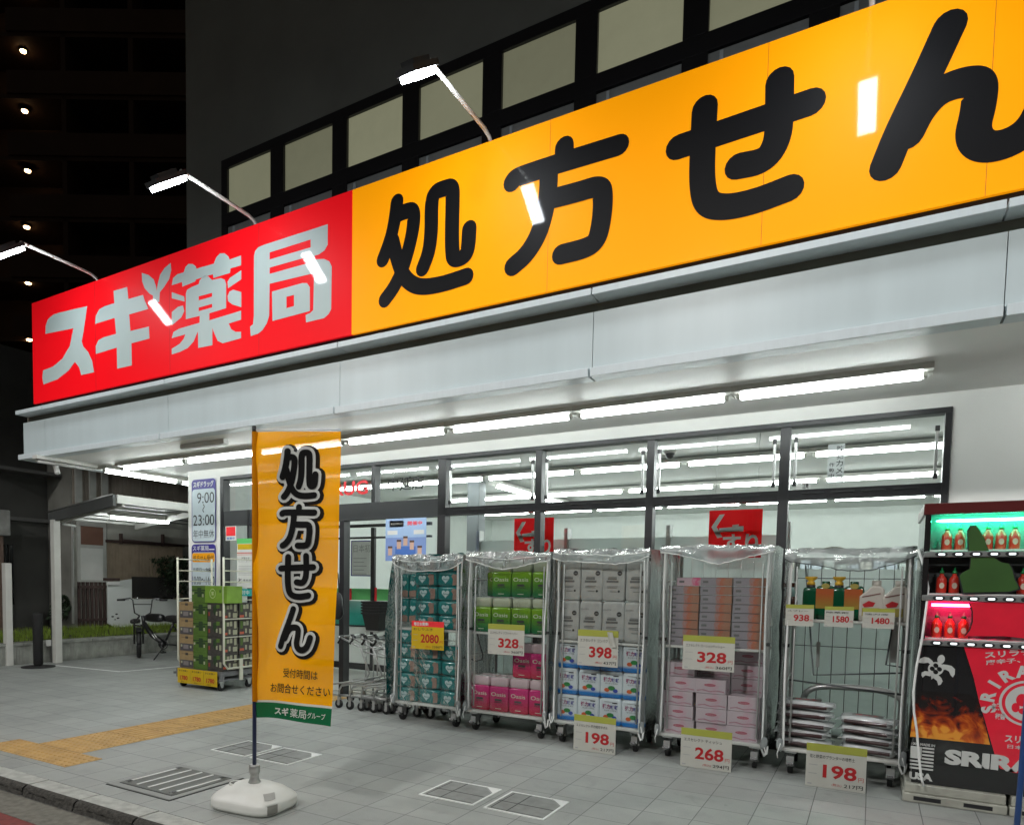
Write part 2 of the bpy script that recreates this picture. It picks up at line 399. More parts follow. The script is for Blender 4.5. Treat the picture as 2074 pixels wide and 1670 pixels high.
# inlaid hatch covers
STL = mat('hatch_steel', (.80, .82, .80), .4)
def hatch(x0, x1, y0, y1, label, grp):
    t = thing('hatch_cover', label, 'access cover', (x0, y0, 0), group=grp)
    w = .016
    m = MB(); w = .014; X, Y = x1-x0, y1-y0
    m.box(0, X, 0, w, 0, .006, STL); m.box(0, X, Y-w, Y, 0, .006, STL); m.box(0, w, w, Y-w, 0, .006, STL); m.box(X-w, X, w, Y-w, 0, .006, STL)
    m.poly([[(X-w-.09, Y-w), (X-w, Y-w), (X-w, Y-w-.10)]], STL, lambda a, b: (a, b, .005))
    m.build('frame', t)
    m = MB(); DT = MATS['hatch_tile']
    m.poly([[(w, w), (X-w, w), (X-w, Y-w-.115), (X-w-.105, Y-w), (w, Y-w)]], DT, lambda a, b: (a, b, .0035))
    JN = MATS['hatch_joint']
    for f in (.46,): m.box(w, X-w, Y*f, Y*f+.006, .0036, .0046, JN); m.box(X*.36, X*.36+.006, w, Y*f-.001, .0036, .0048, JN)
    m.box(X*.36+.0, X*.36+.006, Y*f+.007, Y-w, .0036, .0048, JN)
    for ln in ((w+.02, w+.02, X-w-.02, w+.026), (w+.02, w+.03, w+.026, Y-w-.02)): m.box(ln[0], ln[2], ln[1], ln[3], .0036, .0042, JN)
    m.build('inlaid_tile', t)
mat('hatch_tile', (.235, .243, .232), .65, var=.2, vscale=12, bump=.3, bscale=200); mat('hatch_joint', (.05, .052, .05), .9)
hatch(-4.64, -4.235, 3.94, 4.36, 'square steel edged cover with tile inlay, behind the banner pole', 'steel framed covers set in the paving')
hatch(-4.195, -3.775, 3.94, 4.345, 'square steel edged cover with tile inlay, just right of the banner pole', 'steel framed covers set in the paving')
hatch(-2.53, -2.115, 3.885, 4.30, 'square steel edged cover, left one of the pair in the open paving before the trolleys', 'steel framed covers set in the paving')
hatch(-2.04, -1.625, 3.88, 4.30, 'square steel edged cover, right one of the pair in the open paving before the trolleys', 'steel framed covers set in the paving')
# drain grating
t = thing('drain_grate', 'rectangular steel drain grating with five bright bars near the kerb', 'drain grate', (-4.1, 3.18, 0))
g = MB(); GD = mat('grate_dark', (.035, .04, .042), .6, .3); GF = mat('grate_frame', (.27, .28, .265), .6, .2)
x0, x1, y0, y1 = -4.44, -3.77, 2.87, 3.50
g.box(x0, x1, y0, y1, 0, .004, BLKINK); g.box(x0+.008, x1-.008, y0+.008, y1-.008, .0041, .007, GF); g.build('frame', t, world=True)
g = MB(); g.box(-4.38, -3.83, 2.935, 3.44, .0072, .009, GD)
for i in range(44): g.box(-4.375+i*.0125, -4.370+i*.0125, 2.94, 3.435, .0091, .0125, GF)
g.build('grating', t, world=True)
for i in range(5):
    g = MB(); x = -4.35+i*.119; g.box(x, x+.013, 2.96, 3.41, .0126, .017, STL); g.build('bar', t, world=True)
for x, y in ((-4.34, 2.98), (-4.34, 3.39), (-3.87, 2.98), (-3.87, 3.39)):
    g = MB(); g.box(x-.018, x+.018, y-.02, y+.02, .0172, .0185, BLKINK); g.build('lifting_slot', t, world=True)

# added fill lamps built like street lamps, unseen behind the camera
for k, (x, lab) in enumerate(((-9.5, 'left'), (-2.5, 'middle'), (4.5, 'right'))):
    t = thing('fill_lamp', 'grey added fill lamp on the far side of the road, %s one of three' % lab, 'added fill lamp', (x, -4.2, -.062), group='added fill lamps across the road')
    m = MB(); m.tube([(0, 0, 0), (0, 0, 6.0), (0, .35, 6.35), (0, 1.9, 6.46)], [.08, .06, .045, .035], DGR, 10); m.build('pole', t)
    m = MB(); m.obox((0, 2.1, 6.46), (.14, 0, 0), (0, .3, 0), (0, 0, .04), DGR); m.build('head', t)
    m = MB(); m.obox((0, 2.1, 6.415), (.11, 0, 0), (0, .25, 0), (0, 0, .004), emit('fill_lens', (1, .98, .94), 8)); m.build('lens', t)
    ld = bpy.data.lights.new('fill_spot', 'SPOT'); ld.energy = FILL; ld.spot_size = math.radians(163); ld.spot_blend = .25; ld.shadow_soft_size = .25; ld.color = (1, .985, .96)
    lo = bpy.data.objects.new('fill_spot', ld); COL.objects.link(lo); lo.parent = t; lo.location = (0, 2.1, 6.36)

# ================================================================== SHOP BUILDING
WY = 6.775; XL, XR = -8.42, 7.5; ZC = 2.95
bld = thing('shop_building', 'white drugstore building with dark window band upstairs and lit shopfront below', 'building', (-3, 7, 0))
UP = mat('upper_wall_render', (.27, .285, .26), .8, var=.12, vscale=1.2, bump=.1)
m = MB()
m.box(XL, -7.73, WY, WY+.25, 0, ZC, WALL)                       # pillar
m.box(-7.73, .475, WY, WY+.25, 2.835, ZC, WALL)
m.box(.475, XR, WY, WY+.25, 0, ZC, WALL)
m.build('ground_floor_wall', bld, world=True)
m = MB()
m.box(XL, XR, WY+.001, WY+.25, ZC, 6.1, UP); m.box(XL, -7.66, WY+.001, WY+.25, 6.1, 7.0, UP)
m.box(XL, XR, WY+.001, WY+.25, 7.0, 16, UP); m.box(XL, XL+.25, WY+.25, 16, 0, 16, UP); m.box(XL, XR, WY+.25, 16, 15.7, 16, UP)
m.build('upper_wall', bld, world=True)
# upper window band
m = MB(); px0 = -7.55
m.box(-7.66, XR, WY-.05, WY+.1, 6.875, 6.995, BLK); m.box(-7.66, XR, WY-.05, WY+.1, 6.13, 6.295, BLK)
nwin = 12
m.box(-7.66, px0, WY-.05, WY+.1, 4.2, 6.13, BLK); m.box(-7.66, px0, WY-.05, WY+.1, 6.295, 6.875, BLK)
for i in range(nwin):
    x = px0+i*1.018
    m.box(x+.795, x+1.018, WY-.05, WY+.1, 6.295, 6.875, BLK); m.box(x+.795, x+1.018, WY-.05, WY+.1, 4.2, 6.13, BLK)
m.build('window_frame', bld, world=True, bevel=.004)
FROST = mat('frosted_pane', (.30, .31, .22), .5, emis=.105, ecol=(.9, .9, .58), var=.18, vscale=1.6, coat=.3)
LOWP = mat('grey_spandrel', (.36, .38, .37), .5, var=.1)
for i in range(nwin):
    x = px0+i*1.018
    FR = mat('frosted_pane%d' % (i % 3), (.30, .31, .22), .5, emis=(.10, .078, .115)[i % 3], ecol=(.9, .9, .58), var=.3, vscale=1.1+.3*(i % 3), coat=.3)
    w = MB(); w.box(x, x+.795, WY-.01, WY+.05, 6.295, 6.875, FR); w.build('window_pane', bld, world=True)
m = MB()
for i in range(nwin):
    x = px0+i*1.018
    m.box(x, x+.795, WY-.03, WY+.05, 4.2, 6.115, LOWP)
    m.box(x+.10, x+.13, WY-.045, WY-.03, 4.2, 6.10, TRIM)
m.build('spandrel_panel', bld, world=True)
# awning box
FY, TY = 5.10, 4.98
FXL = PY(47, 855, FY).x; zt0 = PY(1700, 475, TY).z; zt1 = PY(1700, 492, TY).z; zfb = PY(1700, 672, FY).z; zlb = ZC
zft = PY(1700, 535, FY).z
joints = [PY(u, v, FY).x for u, v in ((91, 870), (341, 890), (688, 845), (1199, 762), (2035, 630))]
joints = [joints[0], joints[1]] + [joints[2]+k*2.4 for k in range(5)]
joints[2] = PY(688, 845, FY).x; joints[3] = PY(1199, 762, FY).x; joints[4] = PY(2033, 630, FY).x
m = MB(); xs = [FXL]+joints+[XR]
for a, b in zip(xs, xs[1:]):
    m.box(a+.0025, b-.0025, FY, FY+.04, zfb+.002, zft, FASC)
ye = 16
m.box(FXL, FXL+.04, FY+.041, ye, zfb+.002, zft, FASC)
m.build('fascia_panel', bld, world=True)
m = MB(); m.box(FXL+.01, XR, FY+.042, FY+.05, zfb, zft, FASC); m.box(FXL+.01, XR, FY+.05, FY+.06, zfb, zt1, mat('painted_cap_shadow', (.20, .19, .15), .6, var=.15, vscale=2)); m.box(FXL+.01, FXL+.03, FY+.061, ye, zft, zt1, MATS['painted_cap_shadow']); m.build('cap_shadow_strip', bld, world=True)  # shadow under the cap painted in as a darker strip
m = MB(); TXL = PY(32, 831, TY).x-.02
tj = [PY(83, 830, TY).x, PY(332, 765, TY).x, PY(683, 690, TY).x, PY(1198, 590, TY).x, PY(2043, 395, TY).x]
xs = [TXL]+tj+[XR]
for a, b in zip(xs, xs[1:]): m.box(a+.005, b-.005, TY, WY, zt1, zt0, TRIM)
m.box(TXL, FXL, WY, ye, zt1, zt0, TRIM)
m.build('awning_cap', bld, world=True, bevel=.004)
m = MB()
LXL = PY(36, 928, FY-.05).x
lj = [PY(330, 889, FY).x, PY(683, 845, FY).x, PY(1197, 762, FY).x, PY(2033, 635, FY).x]
xs = [LXL]+lj+[XR]
for a, b in zip(xs, xs[1:]): m.box(a+.007, b-.007, FY-.05, FY+.10, zlb-.004, zfb, TRIM)
m.box(LXL, FXL+.12, FY+.11, ye, zlb-.004, zfb, TRIM)
m.build('drip_edge', bld, world=True, bevel=.003)
m = MB(); m.box(FXL+.1, XR, FY+.10, WY, ZC, ZC+.03, SOFF); m.box(FXL+.12, XL, WY, ye, ZC, ZC+.03, SOFF); m.build('awning_ceiling', bld, world=True)
# shopfront frame
def vpost(m, x0, x1, z0, z1, y0=WY-.03, y1=WY+.09, mm=BLK): m.box(x0, x1, y0, y1, z0, z1, mm)
m = MB()
m.box(-7.725, .47, WY-.03, WY+.09, 2.79, 2.833, BLK)
m.box(-4.09, .43, WY-.028, WY+.09, 2.17, 2.255, BLK)
for a, b in ((-4.19, -4.09), (-3.01, -2.94), (-1.87, -1.80), (-.73, -.65), (.425, .47)):
    vpost(m, a, b, 0, 2.17); vpost(m, a, b, 2.17, 2.79)
m.box(-4.09, .425, WY-.02, WY+.09, 0, .12, BLK)
vpost(m, -7.725, -7.66, 0, 2.79)
m.box(-7.66, -4.19, WY-.025, WY+.09, 2.16, 2.36, DGR)
vpost(m, -5.12, -5.07, 2.36, 2.79); vpost(m, -5.60, -5.53, 0, 2.16); vpost(m, -6.6, -6.55, 2.36, 2.79); vpost(m, -4.72, -4.66, 0, 2.16); vpost(m, -7.2, -7.16, 0, 2.36)
for a, b in ((-4.09, -3.01), (-2.94, -1.87), (-1.80, -.73), (-.65, .425)):   # vent slots in the transom bar
    for k in range(4):
        x = a+.1+k*(b-a-.2)/4; m.box(x, x+.17, WY-.034, WY-.028, 2.215, 2.228, BLKINK)
m.build('shopfront_frame', bld, world=True, bevel=.003)
for a, b in ((-4.09, -3.01), (-2.94, -1.87), (-1.80, -.73), (-.65, .425)):
    for x in (a+.03, b-.055):
        m = MB(); m.box(x, x+.02, WY-.005, WY+.02, 2.33, 2.66, GALV); m.box(x-.004, x+.026, WY-.012, WY+.02, 2.66, 2.70, BLK); m.box(x-.004, x+.026, WY-.012, WY+.02, 2.29, 2.33, BLK)
        m.build('window_stay', bld, world=True)
for a, b, z0, z1 in [(a, b, z0, z1) for a, b in ((-4.09, -3.01), (-2.94, -1.87), (-1.80, -.73), (-.65, .425)) for z0, z1 in ((.12, 2.17), (2.255, 2.79))] + [(-7.66, -6.6, 2.36, 2.79), (-6.55, -5.12, 2.36, 2.79), (-5.07, -4.19, 2.36, 2.79), (-7.66, -7.2, .02, 2.16), (-5.53, -4.72, .02, 2.16), (-4.66, -4.19, .02, 2.16)]:
    m = MB(); m.quad((a, WY+.03, z0), (b, WY+.03, z0), (b, WY+.03, z1), (a, WY+.03, z1), GLASS); m.build('glass_pane', bld, world=True)
# interior
IW = mat('interior_white', (.70, .74, .71), .6, var=.03); IF = mat('interior_floor', (.5, .5, .47), .3)
IC = mat('interior_ceiling', (.56, .58, .56), .7, var=.03, vscale=1)
m = MB(); m.box(-8.1, 5, WY+.25, 15.9, .001, .012, IF); m.build('interior_floor', bld, world=True)
m = MB(); m.box(-8.1, 5, WY+.25, 15.9, ZC+.02, ZC+.05, IC); m.build('interior_ceiling', bld, world=True)
m = MB(); m.box(-8.1, 5, 15.6, 15.7, .012, ZC+.02, IW); m.box(-8.15, -8.1, WY+.25, 15.9, .012, ZC+.02, IW); m.box(4.9, 5, WY+.25, 15.6, .012, ZC+.02, IW); m.build('interior_wall', bld, world=True)
m = MB(); m.box(-5.25, -5.05, 9.3, 9.5, .012, 2.95, mat('interior_column', (.18, .2, .21), .6)); m.build('interior_column', bld, world=True)
def light_strip(name, p0, p1, n, label, cat='ceiling light', grp=None, gap=.13, wide=.22, tm=None):
    """row of tube fixtures under a ceiling"""
    p0, p1 = V(p0), V(p1); d = (p1-p0); L = d.length/n; d.normalize(); nrm = V((-d.y, d.x, 0))
    out = []
    for i in range(n):
        a = p0+d*L*i
        t = thing('fluorescent_light', label(i) if callable(label) else label, cat, a+d*L/2, group=grp)
        m = MB(); c = V((0, 0, 0)); m.obox((0, 0, .047), d*(L/2-.002), nrm*wide*.5, (0, 0, .021), WMET)
        for sgn in (-1, 1): m.obox(d*(L/2-gap*.35)*sgn+V((0, 0, .008)), d*.012, nrm*.018, (0, 0, .022), WMET)
        m.build('batten', t)
        m = MB(); m.tube([-d*(L/2-gap*.5), d*(L/2-gap*.5)], .019, tm or TUBEM, 8); m.build('tube', t)
        out.append(t)
    return out
grpL = 'fluorescent tubes along the awning ceiling'
tz, ty = ZC-.068, 5.93
xr = PY(1890, 765, ty).x; L6 = (xr-PY(910, 880, ty).x)/3
xs0 = xr-6*L6
names = ['right end', 'second from the right end', 'third from the right end', 'fourth from the right end', 'just right of the banner top', 'just left of the banner top', 'left end']
light_strip('r', (xr-7*L6, ty, tz), (xr, ty, tz), 7, lambda i: 'lit awning tube light, '+['leftmost of the front row', 'just left of the banner in the front row', 'behind the banner top', 'first one right of the banner top', 'above the green paper trolley', 'above the tissue trolley', 'rightmost of the front row'][i], grp=grpL)
sxx = -9.07
light_strip('x', (1.0, ty, tz), (4.6, ty, tz), 2, lambda i: 'added fill tube light beyond the right edge of view, %s one' % ['near', 'far'][i], grp=grpL)  # added tubes out of view, brightening the right end of the ceiling
light_strip('s', (sxx, 5.86, tz), (sxx, 8.4, tz), 2, lambda i: ['lit tube light running back along the awning left side, near one', 'lit tube light at the awning left side, ending behind the pillar'][i], grp=grpL)
t = thing('fluorescent_light', 'unlit white tube light under the awning front corner, running back', 'ceiling light', (sxx, 5.38, tz), group=grpL)
m = MB(); m.box(-.05, .05, -.42, .40, .023, .067, WMET); m.build('batten', t); m = MB(); m.tube([(0, -.38, 0), (0, .37, 0)], .021, WHT, 8); m.build('tube', t)
p = PY(373, 888, 5.45); q = PY(453, 878, 5.45)
t = thing('emergency_light', 'unlit slim white lamp box on the awning ceiling left of the banner', 'ceiling light', (PY(413, 883, 5.4).x, 5.4, ZC-.035))
m = MB(); m.box(-.36, .36, -.04, .04, -.02, .034, WHT); m.build('housing', t, bevel=.01)
# interior rows (seen through the glass)
grI = 'fluorescent tubes inside the shop'
for yy in (8.85, 10.95, 13.4):
    light_strip('i', (-7.4, yy, tz), (3.4, yy, tz), 8, lambda i, yy=yy: 'lit tube light inside the shop, '+{8.85: 'front row', 10.95: 'middle row', 13.4: 'rear row'}[yy]+', '+ORD[i]+' from the left', grp=grI, tm=TUBEIN)
light_strip('i', (-4.9, 9.5, tz), (-4.9, 12.9, tz), 2, lambda i: 'lit tube light inside the shop running away from the window, '+['near', 'far'][i]+' one', grp=grI, tm=TUBEIN)
# gondola backs inside the window
t = thing('shelf_back_panel', 'pale shelf back panels standing behind the shop windows', 'shelving', (-1.8, 7.55, .012))
PB = clear('shelf_back', (1, 1, 1), .96, .3, .4, (.84, .90, .88)); m = MB()
for k in range(4): m.box(-4.05+k*1.12, -4.05+k*1.12+1.10, 7.52, 7.56, .05, 1.93 if k < 3 else 1.60, PB)
m.build('back_panel', t, world=True)
m = MB()
for k in range(5):
    x = -4.07+k*1.12; m.box(x-.02, x+.02, 7.48, 7.6, .012, 2.05 if k < 4 else 1.9, GALV)
m.box(-4.05, .42, 7.5, 7.58, .012, .05, GALV); m.build('upright', t, world=True)
t = thing('wall_shelving', 'tall pale shelving along the shop rear wall inside', 'shelving', (-1, 15.3, .012))
m = MB()
cols = [(.62, .63, .65), (.62, .54, .54), (.52, .58, .64), (.64, .62, .56), (.56, .63, .6)]
for i in range(60):
    for j in range(5):
        x = -7.8+i*.2; m.box(x, x+.17, 15.2, 15.4, .15+j*.38, .15+j*.38+.2+.1*rnd.random(), mat('goods%d' % rnd.randrange(5), cols[rnd.randrange(5)], .5, var=0))
for j in range(6): m.box(-7.8, 4.4, 15.1, 15.5, .1+j*.38, .13+j*.38, IW)
m.build('stocked_shelf', t, world=True)
# the two red arrow boards inside the window
REDB = mat('red_board', (.85, .03, .04), .5)
for k, (ua, ub, vt, lab) in enumerate(((1437, 1545, 1034, 'red hanging sign board with white arrow, above the tissue trolley'), (1042, 1122, 1050, 'red hanging sign board with white arrow, above the pale green paper trolley'))):
    yb = 7.3; A = PY(ua, vt, yb); B = PY(ub, vt, yb); x0, x1 = A.x, B.x; z1 = A.z; z0 = z1-.46; w = x1-x0
    t = thing('hanging_sign', lab, 'sign board', ((x0+x1)/2, yb, z0), group='red sign boards inside the window')
    m = MB(); m.box(x0, x1, yb, yb+.003, z0, z1, clear('red_board_film', (1, 1, 1), 1.0, .4, .3, (.95, .03, .045))); m.build('board', t, world=True)
    f = lambda a, b: (x0+a*w, yb-.003, z1-b*w)
    m = MB(); m.poly([[(.30, .08), (.20, .085), (.05, .33), (.17, .56), (.27, .54), (.15, .33)]], IW, f)
    m.poly([[(.2, .36), (.45, .34), (.45, .30), (.57, .29), (.57, .33), (.66, .325), (.66, .43), (.2, .44)]], IW, f)
    m.build('arrow', t, world=True)
    m = MB(); m.text('すり', (x0+.28*w, yb-.004, z1-.86*w), EX, EZ, w*.66, w*.38, IW, .03); m.build('lettering', t, world=True)
    m = MB(); m.tube([(x0+.05, yb+.01, z1), (x0+.05, yb+.01, ZC+.02)], .002, GALV, 4); m.tube([(x1-.05, yb+.01, z1), (x1-.05, yb+.01, ZC+.02)], .002, GALV, 4); m.build('hanging_wire', t, world=True)
# camera dome
p = PY(1366, 953, 8.0); t = thing('dome_camera', 'small dark dome camera on the shop ceiling inside', 'camera', (p.x*1.08, 8.4, ZC+.02))
m = MB(); m.lathe((0, 0, -.02), [(.07, .02), (.07, 0)], WHT); m.lathe((0, 0, -.08), [(.01, 0), (.04, .015), (.055, .06)], BLK); m.build('dome', t)

# ------------------------------------------------ stickers, posters, door things
def card(name, label, cat, Y, u0, u1, v0, v1, m0, fn=None, group=None, th=.003, parts='card'):
    """flat sheet facing the street whose corners are read off the photo"""
    A = PY((u0+u1)/2, (v0+v1)/2, Y); x0 = PY(u0, (v0+v1)/2, Y).x; x1 = PY(u1, (v0+v1)/2, Y).x
    z1 = PY((u0+u1)/2, v0, Y).z; z0 = PY((u0+u1)/2, v1, Y).z
    t = thing(name, label, cat, ((x0+x1)/2, Y, z0), group=group)
    m = MB(); m.box(x0, x1, Y, Y+th, z0, z1, m0); m.build(parts, t, world=True)
    if fn:
        m = MB(); W_, H_ = x1-x0, z1-z0
        def T(body, a, b, w, h, mm, bold=0, al='l', k=0): m.text(body, (x0+a*W_, Y-.0015-k*.0008, z0+b*H_), EX, EZ, w and w*W_, h*H_, mm, bold, al)
        def R(a0, a1, b0, b1, mm, k=0): m.box(x0+a0*W_, x0+a1*W_, Y-.001-k*.0008, Y-.0003+k*0, z0+b0*H_, z0+b1*H_, mm)
        fn(T, R); m.build('printing', t, world=True)
    return t
NAVY = mat('navy_print', (.035, .025, .22), .5); SBLU = mat('hours_board', (.50, .58, .62), .5, coat=.4); ORP = mat('orange_print', (.8, .33, .0), .5)
def rrect(x0, x1, z0, z1, r, n=6):
    pts = []
    for cx_, cz_, a0 in ((x1-r, z1-r, 0), (x0+r, z1-r, 90), (x0+r, z0+r, 180), (x1-r, z0+r, 270)):
        for k in range(n+1):
            a = math.radians(a0+90*k/n); pts.append((cx_+r*math.cos(a), cz_+r*math.sin(a)))
    return pts
def hours(u0, u1, v0, v1, split, label, which):
    Y = WY-.012; x0, x1 = PY(u0, v0, Y).x, PY(u1, v0, Y).x; z1, z0 = PY(u0, v0, Y).z, PY(u0, v1, Y).z
    t = thing('hours_sign', label, 'sign', ((x0+x1)/2, Y, z0)); F = lambda yy: (lambda a, b: (a, yy, b))
    m = MB(); m.box(x0+.02, x1-.02, Y, Y+.012, z0+.02, z1-.02, NAVY); m.poly([rrect(x0, x1, z0, z1, .06)], NAVY, F(Y-.001)); m.build('board', t, world=True)
    m = MB(); zs = z1-(z1-z0)*split; m.poly([rrect(x0+.014, x1-.014, z0+.012, zs, .05)], SBLU, F(Y-.003)); m.build('panel', t, world=True)
    m = MB(); W_ = x1-x0; yy = Y-.0045
    if which == 0:
        m.text('スギドラッグ', (x0+.04, yy, zs+.025), EX, EZ, W_*.84, .085, WHT, .03)
        m.text('9:00', (x0+W_*.24, yy, z0+.545), EX, EZ, W_*.7, .15, BLKINK, .0); m.text('〜', (x0+W_*.55, yy, z0+.415), (0, 0, 1), (-1, 0, 0), .12, .045, BLKINK, .01)
        m.text('23:00', (x0+W_*.07, yy, z0+.235), EX, EZ, W_*.87, .15, BLKINK, .0); m.text('年中無休', (x0+W_*.07, yy, z0+.06), EX, EZ, W_*.86, .115, BLKINK, .0)
    else:
        m.text('スギ薬局', (x0+.03, yy, zs+.02), EX, EZ, W_*.66, .075, WHT, .008); m.box(x0+W_*.74, x0+W_*.95, yy, yy+.002, zs+.03, zs+.045, WHT)
        m.text('処方せん受付', (x0+W_*.08, yy, zs-.125), EX, EZ, W_*.84, .085, BLKINK, .005)
        m.text('月曜日〜金曜日', (x0+W_*.06, yy, zs-.27), EX, EZ, W_*.88, .05, BLKINK, .01)
        m.text('10:00〜14:00', (x0+W_*.05, yy, zs-.46), EX, EZ, W_*.9, .12, BLKINK, 0); m.text('15:00〜19:00', (x0+W_*.05, yy, zs-.62), EX, EZ, W_*.9, .12, BLKINK, 0)
        m.poly([rrect(x0+.02, x1-.02, zs-.14, zs-.01, .03)], ORP, F(Y-.0038))
    m.build('lettering', t, world=True); return t
hours(388, 437, 972, 1098, .155, 'tall rounded opening hours sign with navy heading on the white pillar, upper one', 0)
hours(388, 437, 1102, 1230, .125, 'rounded prescription hours sign with navy and orange headings on the pillar, lower one', 1)
GRP_ = mat('green_print', (.12, .5, .15), .5); TEALP = mat('teal_print', (.02, .38, .36), .5); BLUP = mat('blue_print', (.06, .16, .5), .5); PINKP = mat('pale_red_print', (.6, .12, .1), .5)
GRYP = mat('grey_print', (.35, .36, .36), .6)
card('door_sticker', 'red and white square sticker on the shop window beside the pillar', 'sticker', WY-.04, 457, 478, 1065, 1094, WHT, lambda T, R: (R(.06, .94, .32, .95, REDB), T('営業中', .12, .07, .76, .16, BLUP, .02)))
def notice(T, R):
    R(0, 1, .9, 1, GRP_); R(.05, .95, .78, .89, BRASSY); R(0, 1, .70, .72, PINKP); R(0, 1, .67, .68, PINKP)
    T('お知らせ', .3, .58, .5, .05, BLKINK); T('処方せん受付中', .1, .52, .8, .04, GRYP)
    for k in range(6): R(.1, .9, .44-k*.035, .448-k*.035, GRYP)
    T('と', .1, .1, .2, .1, BLKINK, .03); T('薬 剤 師', .4, .14, .5, .04, BLKINK)
card('notice_board', 'tall white notice with green heading behind the box trolley', 'notice', WY-.06, 480, 512, 1090, 1190, WHT, notice)
card('teal_poster', 'teal strip poster low on the shop window behind the box trolley', 'poster', WY-.055, 478, 512, 1192, 1206, TEALP, lambda T, R: (T('受付中', .1, .2, .7, .6, WHT, .02)))
def poster(T, R):
    R(0, 1, .55, 1, mat('poster_sky', (.35, .5, .75), .5)); R(.1, .45, .8, .95, REDB); T('キャンペーン', .13, .84, .3, .07, WHT, .02); T('開催中', .55, .83, .35, .1, REDB, .02)
    R(.05, .3, .62, .72, WHT, 1); R(.7, .95, .62, .72, WHT, 1); R(.25, .75, .05, .34, BLUP, 1)
    for k, (a, b) in enumerate(((.12, .25), (.34, .4), (.5, .48), (.66, .38), (.85, .25))): R(a-.05, a+.05, b-.12, b+.05, mat('poster_skin', (.62, .4, .3), .5), 2); R(a-.055, a+.055, b+.05, b+.1, mat('poster_hair', (.08, .04, .03), .5), 2)
card('campaign_poster', 'pale blue campaign poster with a red heading on the glass above the wipes trolley', 'poster', WY-.07, 781, 863, 1049, 1135, mat('poster_blue', (.2, .3, .6), .5), poster)
m = MB(); p = PY(745, 1000, WY-.035); p0 = PY(650, 1006, WY-.035); m.text('DRUG', (p0.x, WY-.035, PY(745, 1001, WY).z), EX, EZ, p.x-p0.x, .17, REDB, .03)
tag(m.build('window_lettering', origin=(p0.x, WY-.035, 2.45)), 'pale red drug lettering on the transom glass right of the banner', 'lettering')
m = MB(); p = PY(858, 990, WY-.035); p0 = PY(786, 995, WY-.035); m.text('中延店', (p0.x, WY-.035, p.z), EX, EZ, p.x-p0.x, .155, BLKINK, .008)
tag(m.build('window_lettering', origin=(p0.x, WY-.035, 2.45)), 'black branch name lettering on the transom glass above the poster', 'lettering')
def seccam(T, R):
    for i, ch in enumerate('防犯カメラ'): T(ch, .52, .80-i*.185, .4, .15, BLKINK, .01)
    for i, ch in enumerate('作動中'): T(ch, .1, .42-i*.14, .32, .11, BLKINK, .01)
card('camera_sticker', 'white vertical security camera sticker on the rightmost transom glass', 'sticker', WY-.035, 1676, 1710, 899, 978, clear('sticker_film', (1, 1, 1), .55, .2, .5), seccam)
card('small_sticker', 'small white sticker low on the rightmost transom glass', 'sticker', WY-.035, 1613, 1640, 977, 991, WHT, lambda T, R: T('注意', .45, .1, .45, .8, BLKINK, .02))
# vestibule wall with notices
VY = 8.8
t = thing('vestibule_screen', 'black framed glass screen with red and green stripe inside the entrance', 'glass screen', (PY(725, 1345, VY).x, VY, .012))
def px_box(m, u0, u1, v0, v1, y0, y1, mm):
    xa, xb = PY(u0, (v0+v1)/2, y0).x, PY(u1, (v0+v1)/2, y0).x; za, zb = PY((u0+u1)/2, v1, y0).z, PY((u0+u1)/2, v0, y0).z
    m.box(xa, xb, y0, y1, max(za, .013), zb, mm)
m = MB()
for b in ((560, 872, 1062, 1068), (560, 872, 1087, 1091), (697, 701, 1068, 1345), (750, 757, 1068, 1345), (600, 872, 1266, 1269), (600, 872, 1343, 1356)): px_box(m, *b, VY-.02, VY+.03, BLK)
m.build('frame', t, world=True)
m = MB(); px_box(m, 560, 872, 1191, 1214, VY, VY+.01, GRP_); px_box(m, 697, 712, 1191, 1214, VY-.004, VY-.001, REDB); px_box(m, 753, 763, 1189, 1217, VY-.004, VY-.001, REDB)
px_box(m, 560, 872, 1216, 1266, VY, VY+.01, grad('teal_glass', (.02, .32, .26), (.45, .6, .58), .9, 1.3)); px_box(m, 560, 872, 1268, 1344, VY, VY+.01, IW)
m.build('lower_panel', t, world=True)
m = MB(); px_box(m, 711, 750, 1094, 1166, VY-.03, VY-.025, NAVY); px_box(m, 713, 750, 1096, 1164, VY-.034, VY-.031, WHT); m.build('notice', t, world=True)
m = MB(); a = PY(716, 1118, VY-.036); m.text('日本初', (a.x, VY-.036, a.z), EX, EZ, .33, .12, GRYP, .0)
for k in range(5): m.box(a.x, a.x+.26-.05*(k % 2), VY-.037, VY-.036, a.z-.1-k*.06, a.z-.09-k*.06, GRYP)
m.build('lettering', t, world=True)
# a dark bag hung beside the door
p = PY(683, 1235, 6.55); t = thing('black_bag', 'limp black bag hanging beside the entrance, half behind the banner', 'bag', (p.x-.02, 6.55, .95))
m = MB(); m.puff((0, 0, .17), .2, .09, .34, BLK, .6, crush=.02); m.build('bag_body', t); m = MB(); m.tube([(-.03, 0, .3), (-.04, 0, .55), (0, 0, .62), (.03, 0, .55), (.05, 0, .3)], .008, BLK, 6); m.build('strap', t)

